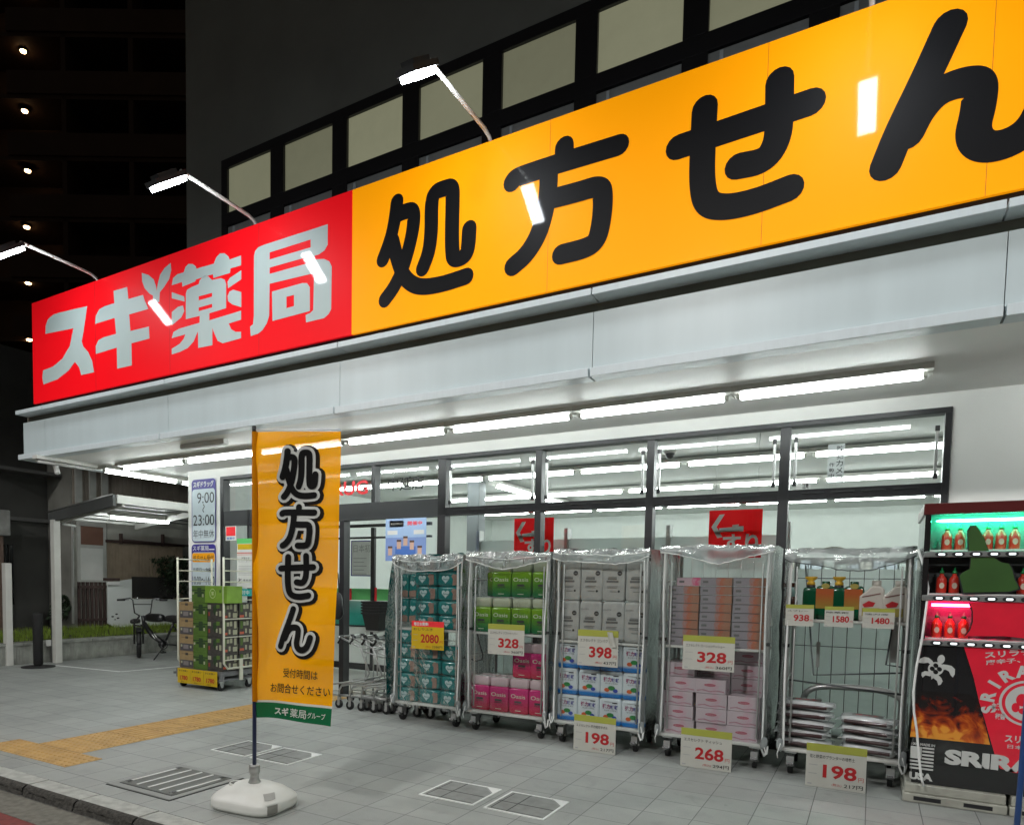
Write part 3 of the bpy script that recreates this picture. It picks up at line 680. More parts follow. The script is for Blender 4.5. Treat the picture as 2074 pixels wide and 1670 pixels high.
# ================================================================== BIG SIGN
SY = FY
STK = {}
def c5(*p): return [(720+a/3.345, 250+b/3.345) for a, b in p]
def c4(*p): return [(1200+a/2.373, b/2.373) for a, b in p]
RAW = {'処': ([c5((282, 532), (268, 650), (240, 780), (186, 922)), c5((285, 622), (330, 598), (395, 585), (396, 690), (362, 850), (315, 1005), (260, 1115), (200, 1195)),
               c5((255, 800), (278, 900), (318, 1020), (372, 1085), (450, 1112), (590, 1090), (752, 1036)),
               c5((456, 982), (500, 870), (516, 720), (515, 560), (530, 470), (600, 440), (658, 430), (660, 520), (655, 700), (655, 850), (665, 925), (740, 905), (765, 850), (772, 715))], .135),
       '方': ([c5((1415, 158), (1415, 260)), c5((1062, 398), (1080, 372), (1150, 345), (1400, 265), (1785, 148)), c5((1310, 320), (1308, 450), (1285, 600), (1240, 760), (1160, 890), (1068, 968)),
               c5((1345, 508), (1500, 468), (1665, 418), (1680, 520), (1665, 680), (1635, 800), (1560, 848), (1395, 888))], .150),
       'せ': ([c4((412, 708), (1050, 492)), c4((900, 390), (898, 560), (890, 680), (830, 775), (700, 800)), c4((540, 522), (530, 700), (525, 880), (548, 985), (640, 1000), (780, 970), (948, 905))], .168),
       'ん': ([c4((1718, 122), (1600, 380), (1480, 620), (1408, 800)), c4((1515, 650), (1570, 540), (1660, 440), (1775, 395), (1865, 395), (1855, 520), (1820, 650), (1880, 715), (2010, 690), (2130, 600), (2200, 430))], .168)}
sign = thing('shop_sign', 'long red and orange illuminated shop sign above the awning', 'shop sign', (-4, SY, zt0))
sz1 = PY(713, 385, SY).z; sz0 = PY(713, 677, SY).z; sx0 = PY(66, 700, SY).x; sxd = PY(713, 500, SY).x; sxr = 3.9
m = MB(); m.box(sx0+.01, sxr-.01, SY+.03, SY+.28, sz0+.015, sz1-.01, SIGNBK); m.box(sx0+.1, sxr-.1, SY+.05, SY+.22, zt0, sz0+.015, SIGNBK); m.build('casing', sign, world=True)
m = MB(); m.box(sx0, sxd-.002, SY, SY+.03, sz0, sz1, REDS); m.build('red_panel', sign, world=True)
m = MB(); m.box(sxd+.002, sxr, SY, SY+.03, sz0, sz1, ORNS); m.build('orange_panel', sign, world=True)
m = MB()
for u in (1112, 1545, 1995): x = PY(u, 400, SY).x; m.box(x-.0015, x+.0015, SY-.0008, SY, sz0, sz1, mat('seam_shade', (.45, .14, .0), .6))
for k in range(3): x = sx0+1.35*(k+1); m.box(x-.0015, x+.0015, SY-.0008, SY, sz0, sz1, mat('red_seam_shade', (.35, .003, .004), .6))
m.build('panel_seam', sign, world=True)
for k, (ch, (sts, w)) in enumerate(RAW.items()):
    plane = []
    for st in sts: plane.append([(PY(u, v, SY).x, PY(u, v, SY).z) for u, v in st])
    STK[ch] = (plane, w)
    m = MB()
    for i, st in enumerate(plane): m.stroke(st, w, BLET, lambda a, b, i=i: (a, SY-.002-.0007*i, b))
    m.build('letter', sign, world=True)
# logo lettering (outlined from the photo, crop scale 2.879 from (0,400); the last character scale 5.219 from (400,400))
def L1(*p): return [(a/2.879, 400+b/2.879) for a, b in p]
def L2(*p): return [(400+a/5.219, 400+b/5.219) for a, b in p]
LOGO = [
 [[L1((266, 795), (268, 745), (282, 708), (312, 683), (350, 670), (510, 633), (500, 700), (490, 770), (478, 840), (488, 870), (515, 900), (538, 950), (550, 1018), (475, 1035), (463, 990), (438, 958), (400, 1010), (335, 1060), (255, 1090), (248, 1050), (252, 1008), (310, 985), (365, 940), (408, 865), (430, 762))]],
 [[L1((663, 545), (743, 522), (750, 592), (835, 568), (845, 600), (866, 650), (755, 682), (762, 778), (870, 752), (873, 822), (768, 850), (770, 978), (685, 998), (682, 875), (560, 912), (560, 865), (575, 832), (605, 815), (678, 795), (670, 702), (556, 737), (560, 690), (580, 652), (610, 634), (668, 616))],
  [L1((828, 440), (868, 452), (898, 478), (912, 520), (915, 545), (922, 500), (935, 450), (962, 410), (997, 382), (1000, 425), (988, 475), (958, 522), (934, 552), (930, 610), (896, 612), (893, 572), (872, 560), (845, 530), (830, 490))]],
 [[L1((1003, 512), (1010, 470), (1035, 448), (1072, 436), (1083, 405), (1100, 388), (1125, 388), (1142, 402), (1148, 415), (1248, 386), (1262, 350), (1284, 327), (1310, 325), (1334, 345), (1340, 363), (1407, 338), (1407, 396), (1345, 415), (1343, 440), (1245, 470), (1243, 448), (1145, 478), (1140, 490), (1065, 520), (1063, 493))],
  [L1((1085, 560), (1092, 538), (1120, 522), (1160, 505), (1166, 482), (1190, 458), (1215, 460), (1238, 482), (1290, 470), (1312, 480), (1320, 505), (1320, 645), (1222, 675), (1222, 716), (1407, 660), (1407, 712), (1335, 735), (1350, 768), (1375, 783), (1407, 783), (1407, 820), (1300, 850), (1270, 835), (1250, 790), (1240, 760), (1240, 861), (1157, 877), (1155, 780), (1130, 840), (1095, 878), (1050, 900), (1003, 915), (1003, 882), (1050, 852), (1072, 825), (1082, 798), (1003, 820), (1012, 785), (1045, 765), (1165, 730), (1166, 690), (1085, 710)),
   L1((1160, 577), (1160, 600), (1238, 578), (1238, 556)), L1((1160, 642), (1160, 663), (1238, 641), (1238, 620))],
  [L2((320, 890), (345, 850), (465, 770), (465, 865), (325, 960))], [L2((320, 1040), (340, 995), (380, 975), (465, 1000), (465, 1160), (370, 1130), (325, 1095))],
  [L1((1003, 552), (1075, 577), (1078, 607), (1003, 588))], [L1((1003, 745), (1003, 668), (1040, 637), (1068, 630), (1076, 662), (1058, 700))]],
 [[L2((600, 615), (612, 565), (645, 528), (700, 503), (1380, 283), (1378, 500), (1345, 560), (1290, 600), (1240, 618), (1250, 655), (1340, 650), (1395, 675), (1422, 730), (1415, 1180), (1390, 1230), (1340, 1275), (1150, 1320), (1145, 1242), (1195, 1220), (1225, 1190), (1235, 800), (765, 912), (760, 1250), (735, 1330), (690, 1400), (640, 1440), (565, 1465), (558, 1365), (590, 1340), (598, 1250)),
   L2((765, 582), (765, 656), (1198, 528), (1198, 445)), L2((765, 742), (765, 808), (1190, 690), (1190, 622))],
  [L2((790, 995), (1110, 905), (1160, 905), (1190, 950), (1190, 1200), (795, 1305)), L2((943, 1050), (943, 1170), (1022, 1147), (1022, 1030))]]]
LOGOP = []
for ch in LOGO:
    m = MB(); cc = []
    for loops in ch:
        lp = [[(PY(u, v, SY).x, PY(u, v, SY).z) for u, v in l] for l in loops]; cc.append(lp)
        m.poly(lp, WLET, lambda a, b: (a, SY-.003, b))
    LOGOP.append(cc); m.build('letter', sign, world=True)
# sign lamps on arms
def sign_lamp(x, label):
    t = thing('sign_lamp', label, 'lamp', (x, SY+.08, sz1), group='arm lamps lighting the shop sign')
    m = MB(); m.tube([(x+.03, SY+.08, sz1-.1), (x+.03, SY+.08, sz1), (x+.025, SY+.03, sz1+.06), (x+.02, SY-.04, sz1+.085), (x+.01, SY-.2, sz1+.10), (x, 4.36, 5.03)], .017, WMET, 8); m.build('arm', t, world=True)
    c = V((x, 4.15, 4.87)); d = V((0, -.80, -.60)); nrm = V((0, .60, -.80))
    m = MB(); m.obox(c-nrm*.03, (.075, 0, 0), d*.19, nrm*.02, DGR); m.obox(c-nrm*.065, (.05, 0, 0), d*.12, nrm*.016, DGR); m.tube([(x, 4.36, 5.03), c-nrm*.05-d*.2], .02, WMET, 8); m.build('housing', t, world=True)
    m = MB(); m.obox(c+nrm*.012, (.056, 0, 0), d*.170, nrm*.018, LAMPM); m.build('lens', t, world=True)
for x, lab in ((-8.03, 'bright lamp on a curved white arm over the sign, leftmost at the photo edge'), (-5.40, 'bright lamp on a curved white arm over the red part of the sign'), (-2.78, 'bright lamp on a curved white arm over the second black character of the sign'),
               (-.18, 'sign lamp on a white arm above the third black character'), (2.44, 'sign lamp on white arm beyond the right edge of the photo')): sign_lamp(x, lab)
# spotlight under awning corner
t = thing('spotlight', 'small white cylinder spotlight under the awning left front corner', 'spotlight', (PY(105, 940, 5.2).x, 5.25, ZC))
m = MB(); m.tube([(0, 0, 0), (0, 0, -.09)], .012, WHT); m.lathe((0, 0, -.012), [(.03, .012), (.03, 0)], WHT); m.build('bracket', t)
m = MB(); m.tube([(-.01, .0, -.08), (.09, -.03, -.19)], .034, WHT, 12); m.tube([(.09, -.03, -.19), (.096, -.032, -.197)], [.034, .02], WHT, 12); m.build('barrel', t)

# ================================================================== BANNER
PX0, PY0 = PY(515, 868, 3.10).x, 3.10
def water_base(loc, label):
    t = loc
    return t
bn = thing('banner_flag', 'tall yellow orange banner with black outlined lettering on a pole before the shop', 'banner', (PX0, PY0, 0))
m = MB()
# rounded square water tank, turned to the tiles
def tank(u, v):
    th = 2*math.pi*u
    prof = [(.0, 0), (.225, 0), (.24, .015), (.24, .062), (.23, .076), (.185, .118), (.125, .142), (.085, .148), (.0, .148)]
    k = v*(len(prof)-1); i = min(int(k), len(prof)-2); f = k-i; r = prof[i][0]*(1-f)+prof[i+1][0]*f; z = prof[i][1]*(1-f)+prof[i+1][1]*f
    e = .48 if z < .09 else .48+.45*min(1, (z-.09)/.05)
    c, s = math.cos(th), math.sin(th); x = math.copysign(abs(c)**e, c)*r; y = math.copysign(abs(s)**e, s)*r*.80
    return (x, y, z+.006)
TANK = mat('white_tank_plastic', (.66, .67, .63), .42, var=.06, vscale=8)
m.grid(tank, 48, 24, TANK); bs = m.build('weighted_base', bn, rz=.12)
m = MB(); rr = [(x*.045, y*.035) for x, y in ((math.cos(a*math.pi/8), math.sin(a*math.pi/8)) for a in range(16))]
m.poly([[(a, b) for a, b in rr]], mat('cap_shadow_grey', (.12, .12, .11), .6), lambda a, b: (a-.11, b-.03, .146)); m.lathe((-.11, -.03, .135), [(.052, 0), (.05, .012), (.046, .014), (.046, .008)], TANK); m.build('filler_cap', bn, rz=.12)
def patch(m, u0, u1, v0, v1, mm, off):
    m.grid(lambda a, b: tuple(c*(1+off) if q < 2 else c+off*.12 for q, c in enumerate(tank(u0+(u1-u0)*a, v0+(v1-v0)*b))), 10, 5, mm)
m = MB(); patch(m, .890, .975, .545, .635, mat('handle_shade', (.34, .345, .325), .5), .012); patch(m, .900, .975, .20, .415, mat('handle_recess_shade', (.20, .20, .18), .6), .008); patch(m, .885, .985, .45, .535, TANK, .025)  # shade of the handle opening painted as darker patches on the tank
m.build('handle_recess_shade', bn, rz=.12)
m = MB(); m.lathe((0, 0, .148), [(.042, 0), (.028, .035), (.024, .065), (.033, .065), (.034, .115), (.031, .12), (.018, .12)], GALV, 8); m.build('pole_clamp', bn)
ztop = PY(515, 866, PY0).z
m = MB(); m.tube([(0, 0, .15), (0, 0, 1.2)], .0125, mat('navy_pole', (.02, .03, .085), .35, .3)); m.tube([(0, 0, 1.2), (0, 0, ztop)], .010, MATS['navy_pole']); m.tube([(0, 0, ztop-.03), (0, 0, ztop+.01)], .013, BLK); m.build('pole', bn)
# cloth: frame (s across 0..1, t down 0..1)
def clothmat(name, col, tr=.05):
    m_ = bpy.data.materials.new(name); m_.use_nodes = True; t = m_.node_tree; b = t.nodes['Principled BSDF']; o = t.nodes['Material Output']
    b.inputs['Base Color'].default_value = (*col, 1); b.inputs['Roughness'].default_value = .8; b.inputs['Specular IOR Level'].default_value = .1
    w = t.nodes.new('ShaderNodeTexNoise'); w.inputs['Scale'].default_value = 5; w.inputs['Detail'].default_value = 4; tc = t.nodes.new('ShaderNodeTexCoord'); t.links.new(tc.outputs['Object'], w.inputs['Vector'])
    bp = t.nodes.new('ShaderNodeBump'); bp.inputs['Strength'].default_value = .35; bp.inputs['Distance'].default_value = .03; t.links.new(w.outputs['Fac'], bp.inputs['Height']); t.links.new(bp.outputs[0], b.inputs['Normal'])
    tl = t.nodes.new('ShaderNodeBsdfTranslucent'); tl.inputs[0].default_value = (*col, 1); a = t.nodes.new('ShaderNodeMixShader'); a.inputs[0].default_value = .30
    t.links.new(b.outputs[0], a.inputs[1]); t.links.new(tl.outputs[0], a.inputs[2])
    tp = t.nodes.new('ShaderNodeBsdfTransparent'); c = t.nodes.new('ShaderNodeMixShader'); c.inputs[0].default_value = tr
    t.links.new(a.outputs[0], c.inputs[1]); t.links.new(tp.outputs[0], c.inputs[2]); t.links.new(c.outputs[0], o.inputs[0]); return m_
CLO = clothmat('banner_cloth', (1.0, .43, .0), .06); CLG = clothmat('banner_green', (.004, .13, .045), .02); CLW = clothmat('banner_white', (.72, .74, .70), .03); CLK = clothmat('banner_black', (.012, .012, .012), .02)
ca, sa = math.cos(yaw), math.sin(yaw)
dirx = V((ca, sa, 0)); ddep = V((-sa, ca, 0))
bw = .535; z_t = PY(540, 870, PY0).z-.004; z_b = PY(517, 1453, PY0).z; bh = z_t-z_b
def cloth(s, tt, off=0.0):
    tw = max(0, (tt-.15)/.85)
    near = (.06+.19*tw*tw)*s+.035*math.sin(s*7+1.2*tt*3)*(.25+tw)*.55+.013*math.sin(tt*15+s*4)+.006*math.sin(tt*31-s*5)*(1-abs(2*s-1)*.4)
    p = dirx*(s*bw*(1-.045*tw)) - ddep*(near+off) + V((0, 0, z_t-tt*bh+.012*math.sin(s*3.1)*(tt)))
    return p
m = MB(); m.grid(lambda u, v: cloth(u, v*.940), 36, 80, CLO); m.build('cloth', bn)
m = MB(); m.grid(lambda u, v: cloth(u, .940+v*.06), 36, 6, CLG); m.grid(lambda u, v: cloth(u, .936+v*.008, .002), 36, 1, CLW); m.build('green_hem', bn)
m = MB(); SL = clothmat('banner_sleeve', (.62, .22, .0), .0)
m.grid(lambda u, v: V((math.cos(u*2*math.pi)*.019+.006, math.sin(u*2*math.pi)*.019, z_t-v*bh*.94)), 12, 20, SL); m.build('pole_sleeve', bn)
m = MB(); m.tube([V((0, 0, ztop-.012)), cloth(.5, -.004), cloth(1.0, -.006)], .0045, WHT, 6); m.build('top_rod', bn)
def on_cloth(m, src, mm, off, s0, s1, t0, t1):
    """drape a flat 2D mesh (unit square) on the cloth"""
    vs, fs = src; m.add([cloth(s0+(s1-s0)*a, t1+(t0-t1)*b, off) for a, b in vs], fs, mm)
# stroke characters
cells = [('処', .060, .232), ('方', .250, .402), ('せ', .420, .580), ('ん', .606, .762)]
for layer, (mm, dw, off) in enumerate(((CLK, .150, .005), (CLW, .085, .010), (CLK, .0, .015))):
    m = MB()
    for ci, (ch, t0, t1) in enumerate(cells):
        st, w = STK[ch]
        ax = [a for p in st for a, b in p]; bx = [b for p in st for a, b in p]; x0, x1, z0, z1 = min(ax), max(ax), min(bx), max(bx)
        sw = .145*1.0
        for i, p in enumerate(st):
            # map to banner local metres, stroke there, then drape
            cw, chh = .36*bw, (t1-t0)*bh-.03
            q = [((a-x0)/(x1-x0)*cw*1.05, (b-z0)/(z1-z0)*chh) for a, b in p]
            shx = (.012 if layer == 0 else 0); shz = (-.006 if layer == 0 else 0)
            m.stroke(q, .038+dw*.42, mm, lambda a, b, t0=t0, i=i, off=off, ci=ci: cloth((a+shx)/bw+.335-.0*ci, t1-(b+shz+.015)/bh, off+.0006*i), 6)
    m.build(['letter_shadow', 'letter_outline', 'letter_fill'][layer], bn)
def sub(v, f, n=2):
    return v, f
m = MB()
def cl_text(body, s0, s1, t0, t1, mm, bold=0, off=.012):
    vs, fs = text_mesh(body, bold); xs = [v[0] for v in vs]; ys = [v[1] for v in vs]; x0, x1, y0, y1 = min(xs), max(xs), min(ys), max(ys)
    m.add([cloth(s0+(v[0]-x0)/(x1-x0)*(s1-s0), t1-(v[1]-y0)/(y1-y0)*(t1-t0), off) for v in vs], fs, mm)
cl_text('受付時間は', .38, .82, .820, .852, CLK, .006); m.build('small_lettering', bn)
m = MB(); cl_text('お問合せください', .22, .97, .873, .906, CLK, .008)
m.build('small_lettering', bn)
m = MB(); cl_text('スギ', .27, .47, .957, .985, CLW, .04, .012); cl_text('薬局', .49, .70, .956, .986, CLW, .008, .012); cl_text('グループ', .715, .93, .962, .982, CLW, .01, .012); m.build('hem_lettering', bn)
# second pole at right edge
p = G(2049, 1810); t = thing('banner_pole', 'blue banner pole at the right edge of the photo beside the vending machine', 'pole', (p.x, p.y, 0))
m = MB(); a = PY(2066, 1600, p.y); m.tube([(0, 0, .15), (a.x-p.x, 0, a.z), (PY(2082, 1400, p.y).x-p.x, .0, PY(2082, 1400, p.y).z), (PY(2104, 1150, p.y).x-p.x, 0, 1.9)], .0125, mat('blue_pole', (.02, .06, .2), .35)); m.build('pole', t)
m = MB(); m.lathe((0, 0, 0), [(.2, 0), (.2, .05), (.1, .1), (.03, .16)], TANK); m.lathe((0, 0, .16), [(.022, 0), (.022, .12)], GALV, 8); m.build('weighted_base', t)

# ================================================================== ROLL CAGES WITH VINYL COVERS
KY = 5.91
CAGES = [(-4.166, -3.377, 1.685), (-3.306, -2.470, 1.70), (-2.41, -1.595, 1.72), (-1.474, -.656, 1.735), (-.554, .241, 1.70)]
SHZ = [.955, .955, .925, .935, 1.185]
CLAB = ['cage trolley of teal wipes packs under a clear cover, leftmost of the covered row', 'cage trolley of pale green and pink paper packs under a clear cover', 'cage trolley of grey and blue white paper packs, middle of the covered row',
        'cage trolley of tissue boxes under a clear cover', 'nearly empty cage trolley with bottles and soil bags beside the vending machine']
DEPTH = .60
def caster(parent, x, y, z=.2, brake=True, r=.062):
    m = MB(); m.tube([(x-.016, y, r), (x+.016, y, r)], r, RUB, 18); c = m.build('caster_wheel', parent, bevel=.004)
    m = MB()
    m.poly([[(y-.05, z-.005), (y+.04, z-.005), (y+.015, r-.01), (y-.015, r-.01)]], GALV, lambda a, b: (x-.022, a, b)); m.poly([[(y-.05, z-.005), (y+.04, z-.005), (y+.015, r-.01), (y-.015, r-.01)]], GALV, lambda a, b: (x+.022, a, b))
    m.box(x-.04, x+.04, y-.05, y+.04, z-.012, z-.002, GALV); m.tube([(x-.03, y, r), (x+.03, y, r)], .01, GALV, 6)
    if brake: m.obox((x, y-.075, .075), (.022, 0, 0), (0, .03, -.02), (0, .004, .006), CHROME); m.obox((x, y-.05, .11), (.026, 0, 0), (0, .004, .03), (0, .012, 0), GALV)
    m.build('caster_fork', parent)
CLIP = mat('black_clip', (.015, .015, .015), .5)
for ci, (x0, x1, ht) in enumerate(CAGES):
    w = x1-x0; cx = (x0+x1)/2
    t = thing('cage_trolley', CLAB[ci], 'cage trolley', (cx, KY, 0), group='vinyl covered cage trolleys along the shop window')
    for sgn in (-1, 1):
        m = MB(); X = sgn*(w/2-.016)
        m.tube([(X, .02, .2), (X, .02, ht-.06), (X, .05, ht-.025), (X, DEPTH-.05, ht-.025), (X, DEPTH-.02, ht-.06), (X, DEPTH-.02, .2)], .0145, STEEL, 8)
        for zz in (.32, .72, 1.12, 1.46): m.tube([(X, .02, zz), (X, DEPTH-.02, zz)], .006, STEEL, 6)
        for yy in (.2, .4): m.tube([(X, yy, .2), (X, yy, ht-.03)], .004, STEEL, 6)
        m.tube([(X-sgn*.05, .018, .24), (X-sgn*.05, .018, ht-.12)], .007, STEEL, 6)
        m.build('side_frame', t)
        m = MB(); m.box(X-.022, X+.022, .0, .034, .97 if ci else .99, .995+.0, CLIP); m.box(X-.02, X+.02, .0, .03, 1.36, 1.39, GALV); m.build('frame_clip', t)
    m = MB()
    for k in range(1, 8): m.tube([(-w/2+k*w/8, DEPTH-.02, .22), (-w/2+k*w/8, DEPTH-.02, ht-.05)], .003, DGR if ci == 4 else STEEL, 5)
    for zz in ((.22, .95, 1.5, ht-.04) if ci == 4 else (.22, .5, .8, 1.1, 1.4, ht-.04)): m.tube([(-w/2+.02, DEPTH-.022, zz), (w/2-.02, DEPTH-.022, zz)], .003, DGR if ci == 4 else STEEL, 5)
    m.build('back_mesh', t)
    m = MB(); m.box(-w/2+.005, w/2-.005, .005, DEPTH, .175, .2, WMET); m.build('deck', t, bevel=.004)
    m = MB(); sz = SHZ[ci]; m.box(-w/2+.03, w/2-.03, .035, DEPTH-.03, sz-.018, sz, WMET); m.tube([(-w/2+.02, .03, sz-.012), (w/2-.02, .03, sz-.012)], .011, WMET, 8); m.build('shelf', t)
    for sx in (-1, 1):
        for sy in (.06, DEPTH-.1): caster(t, sx*(w/2-.075), sy, .175, sy < .1)
    if ci == 4:
        m = MB(); RODM = mat('rod_grey', (.13, .14, .145), .4, .5)
        a = V((-w/2+.10, .30, ht-.1)); b = V((-w/2+.20, .12, .76)); c2 = V((w/2-.03, .12, .82))
        m.tube([a, b, c2], .007, RODM, 6); m.tube([(-w/2+.02, .3, .69), (w/2-.02, .3, .64)], .007, RODM, 6); m.tube([(w/2-.1, .3, 1.16), (w/2-.13, .25, .86), (w/2-.03, .25, .85)], .007, RODM, 6)
        m.box(w/2-.11, w/2-.06, .35, .36, .87, 1.16, GALV); m.box(-w/2+.2, -w/2+.225, .34, .35, .8, 1.0, GALV); m.build('folded_rack', t)
    # cover
    cv = thing('vinyl_cover', 'clear crumpled vinyl cover draped over the '+['teal wipes', 'green and pink paper', 'grey and blue paper', 'tissue box', 'bottles and soil'][ci]+' trolley', 'cover', (cx, KY, ht), group='clear vinyl covers on the trolleys')
    m = MB(); sag = [.085, .06, .05, .115, .07][ci]; sd = ci*3.7
    def top(u, v):
        x = (u-.5)*(w+.03); y = -.02+v*(DEPTH+.04); e = min(u, 1-u)*2
        return (x, y, .012-.03*e*math.sin(v*math.pi)+.014*noise.noise(V((x*9, y*9, sd)))+.01*noise.noise(V((x*24, y*20, sd))))
    m.grid(top, 30, 18, VINYLT)
    def val(u, v):
        x = (u-.5)*(w+.03); dr = .065+sag*1.25*math.sin(u*math.pi)**.8+.012*math.sin(u*9+sd)
        if ci == 3: dr = .05+.10*(1-abs(2*u-1.05))**1.2 if abs(2*u-1.05) < 1 else .05
        return (x, -.022-.022*math.sin(v*2.2)-.016*noise.noise(V((x*10, v*2, sd))), .010-dr*v+.010*noise.noise(V((x*22, v*4, sd+4)))+.022*max(0, 1-v*2)*noise.noise(V((x*5, 0, sd+9))))
    m.grid(val, 44, 10, VINYLT); m.build('top_sheet', cv)
    m = MB(); pts = [V(val(i/24, 1.0)) for i in range(25)]; m.tube([p+V((0, -.004, -.003)) for p in pts], .005 if ci != 4 else .004, DGR if ci == 4 else PIPE, 6)
    pts = [V(val(i/24, .45)) for i in range(25)]
    if ci < 3: m.tube([p+V((0, -.004, 0)) for p in pts], .0035, PIPE, 6)
    m.build('piping', cv)
    zb = .14-ht
    if ci < 4:
        m = MB()
        def front(u, v):
            x = (u-.5)*(w-.03); z = -.03-v*(ht-.19)
            return (x, -.046-.006*math.sin(u*11+sd+v*3)-.014*noise.noise(V((x*3, z*1.6, sd+7)))-.006*noise.noise(V((x*12, z*5, sd))), z)
        m.grid(front, 26, 44, clear('clear_front_vinyl', (.93, .95, .95), .018, .10, .9, wr=.25)); m.build('front_sheet', cv)
    for sgn in (-1, 1):
        m = MB()
        def side(u, v, sgn=sgn):
            y = -.02+u*(DEPTH+.03); z = .01-v*(ht-.16)
            bul = .012+.02*noise.noise(V((y*4, z*2.2, sd+sgn)))+.01*noise.noise(V((y*12, z*7, sd-sgn)))
            if ci == 0 and sgn < 0: bul += .10*math.sin(min(1, v*1.1)*math.pi*.75)*(1-u*.6)
            return (sgn*(w/2+bul), y, z)
        m.grid(side, 12, 36, VINYL); m.build('side_sheet', cv)
        m = MB()
        # opened front flap gathered along the post
        def flap(u, v, sgn=sgn):
            z = .0-v*(ht-.20+.03*sgn); k = .036+.006*math.sin(v*6+sd+sgn)
            x = sgn*(w/2+.012-k*u); y = -.018-.010*math.sin(u*8+v*5+sd)-.012*noise.noise(V((u*5, z*5, sd+sgn*2)))
            return (x, y, z)
        m.grid(flap, 8, 44, VINYL); m.build('front_flap', cv)
        m = MB(); edge = []
        for i in range(41):
            v = i/40; p = V(flap(1 if sgn > 0 else 1, v)); edge.append(p+V((0, -.006, 0)))
        lp = edge[-1]; edge += [lp+V((sgn*.02, -.004, -.05)), lp+V((sgn*.035, -.004, -.03)), lp+V((sgn*.04, 0, .03))]
        m.tube(edge, .0085, PIPE, 6)
        e2 = [V(side(0, i/40))+V((sgn*.004, -.004, 0)) for i in range(41)]
        m.build('piping', cv)
        m = MB(); zz = zb+.07; m.puff((sgn*(w/2-.005), -.035, zz+.02), .045, .03, .10, VINYLT, .7, crush=.012, seed=ci+sgn); m.tube([(sgn*(w/2-.01), -.045, zz+.03), (sgn*(w/2+.01), -.05, zz-.05), (sgn*(w/2+.005), -.045, zz-.085)], .004, PIPE, 5); m.build('cord_end', cv)
# loose cord from the last cover
t = thing('cover_cord', 'long loose white cord hanging in front of the vending machine side', 'cord', (.27, 5.6, 0))
pp = [(1860, 1112), (1872, 1150), (1880, 1190), (1876, 1230), (1868, 1290), (1856, 1350), (1850, 1400), (1851, 1440), (1857, 1480), (1861, 1530), (1866, 1575), (1871, 1592)]
m = MB(); m.tube([PY(u, v, 5.80-.22*min(1, i/4)) for i, (u, v) in enumerate(pp)], .008, PIPE, 6); m.build('cord', t, world=True)

# ---------------------------------------------------------------- goods on the trolleys
def heart(cx_, cz_, s):
    pts = []
    for k in range(28):
        a = 2*math.pi*k/28; pts.append((cx_+s*16*math.sin(a)**3/17, cz_+s*(13*math.cos(a)-5*math.cos(2*a)-2*math.cos(3*a)-math.cos(4*a))/17))
    return pts
TEAL = mat('teal_film', (.0, .155, .15), .25, coat=.3, var=.1, vscale=20); TAUPE = mat('taupe_film', (.26, .17, .13), .35, var=.1, vscale=20); HEARTM = mat('heart_print', (.42, .56, .56), .35, var=.2, vscale=30)
def proto(fn, name):
    m = MB(); fn(m); return m.build(name)
def wipes(m):
    m.puff((0, .09, .073), .265, .18, .147, TEAL, .33, 24, 12, .003)
    m.poly([heart(-.025, .072, .046)], HEARTM, lambda a, b: (a, -.004, b)); m.text('Premium', (-.052, -.0052, .062), EX, EZ, .064, .016, TEAL, .02)
    m.poly([[(.055, .012), (.108, .018), (.112, .06), (.108, .115), (.06, .122), (.04, .1), (.06, .07)]], TAUPE, lambda a, b: (a, -.0025, b))
used = []
def place(src, loc, rz, label, grp, cat, jx=0):
    if src.name not in used: used.append(src.name); o = src; o.location = loc; o.rotation_euler.z = rz; o['category'] = cat; o['label'] = label
    else: o = dup(src, loc, rz, label)
    o['group'] = grp; return o
def P_(fn, name, cat): o = proto(fn, name); o['category'] = cat; o['label'] = name; return o
wp = P_(wipes, 'wipes_pack', 'wipes pack'); c0 = CAGES[0]
g0 = 'teal wipes packs on the leftmost covered trolley'
J = lambda s=.004: rnd.uniform(-s, s)
for col in range(2):
    for row in range(5):
        place(wp, (c0[0]+.345+col*.272+J(.008), KY+.03+J(.01), SHZ[0]+row*.143), J(.04), 'flat teal wipes pack on the upper shelf, %s column, %s from the shelf' % (['left', 'right'][col], ORD[row]), g0, 'wipes pack')
for col in range(3):
    for row in range(4+(col == 0)):
        place(wp, (c0[0]+.13+col*.265+J(.007), KY+.03+J(.012), .2+row*.15), J(.05), 'flat teal wipes pack on the bottom deck, %s column, %s from the deck' % (['left', 'middle', 'right'][col], ORD[row]), g0, 'wipes pack')
def wipes_up(m):
    m.puff((0, .09, .125), .105, .18, .245, TEAL, .33, 20, 14, .003); m.poly([heart(0, .15, .035)], HEARTM, lambda a, b: (a, -.003, b))
    m.poly([[(-.045, .012), (.045, .012), (.047, .07), (.02, .08), (-.047, .07)]], TAUPE, lambda a, b: (a, -.002, b))
wu = P_(wipes_up, 'wipes_pack', 'wipes pack')
for col in range(2):
    for row in range(2): place(wu, (c0[0]+.068+col*.112, KY+.06, SHZ[0]+.05+row*.255), 0, 'teal wipes pack standing on end, %s one of the %s pair' % (['left', 'right'][col], ['lower', 'upper'][row]), g0, 'wipes pack')
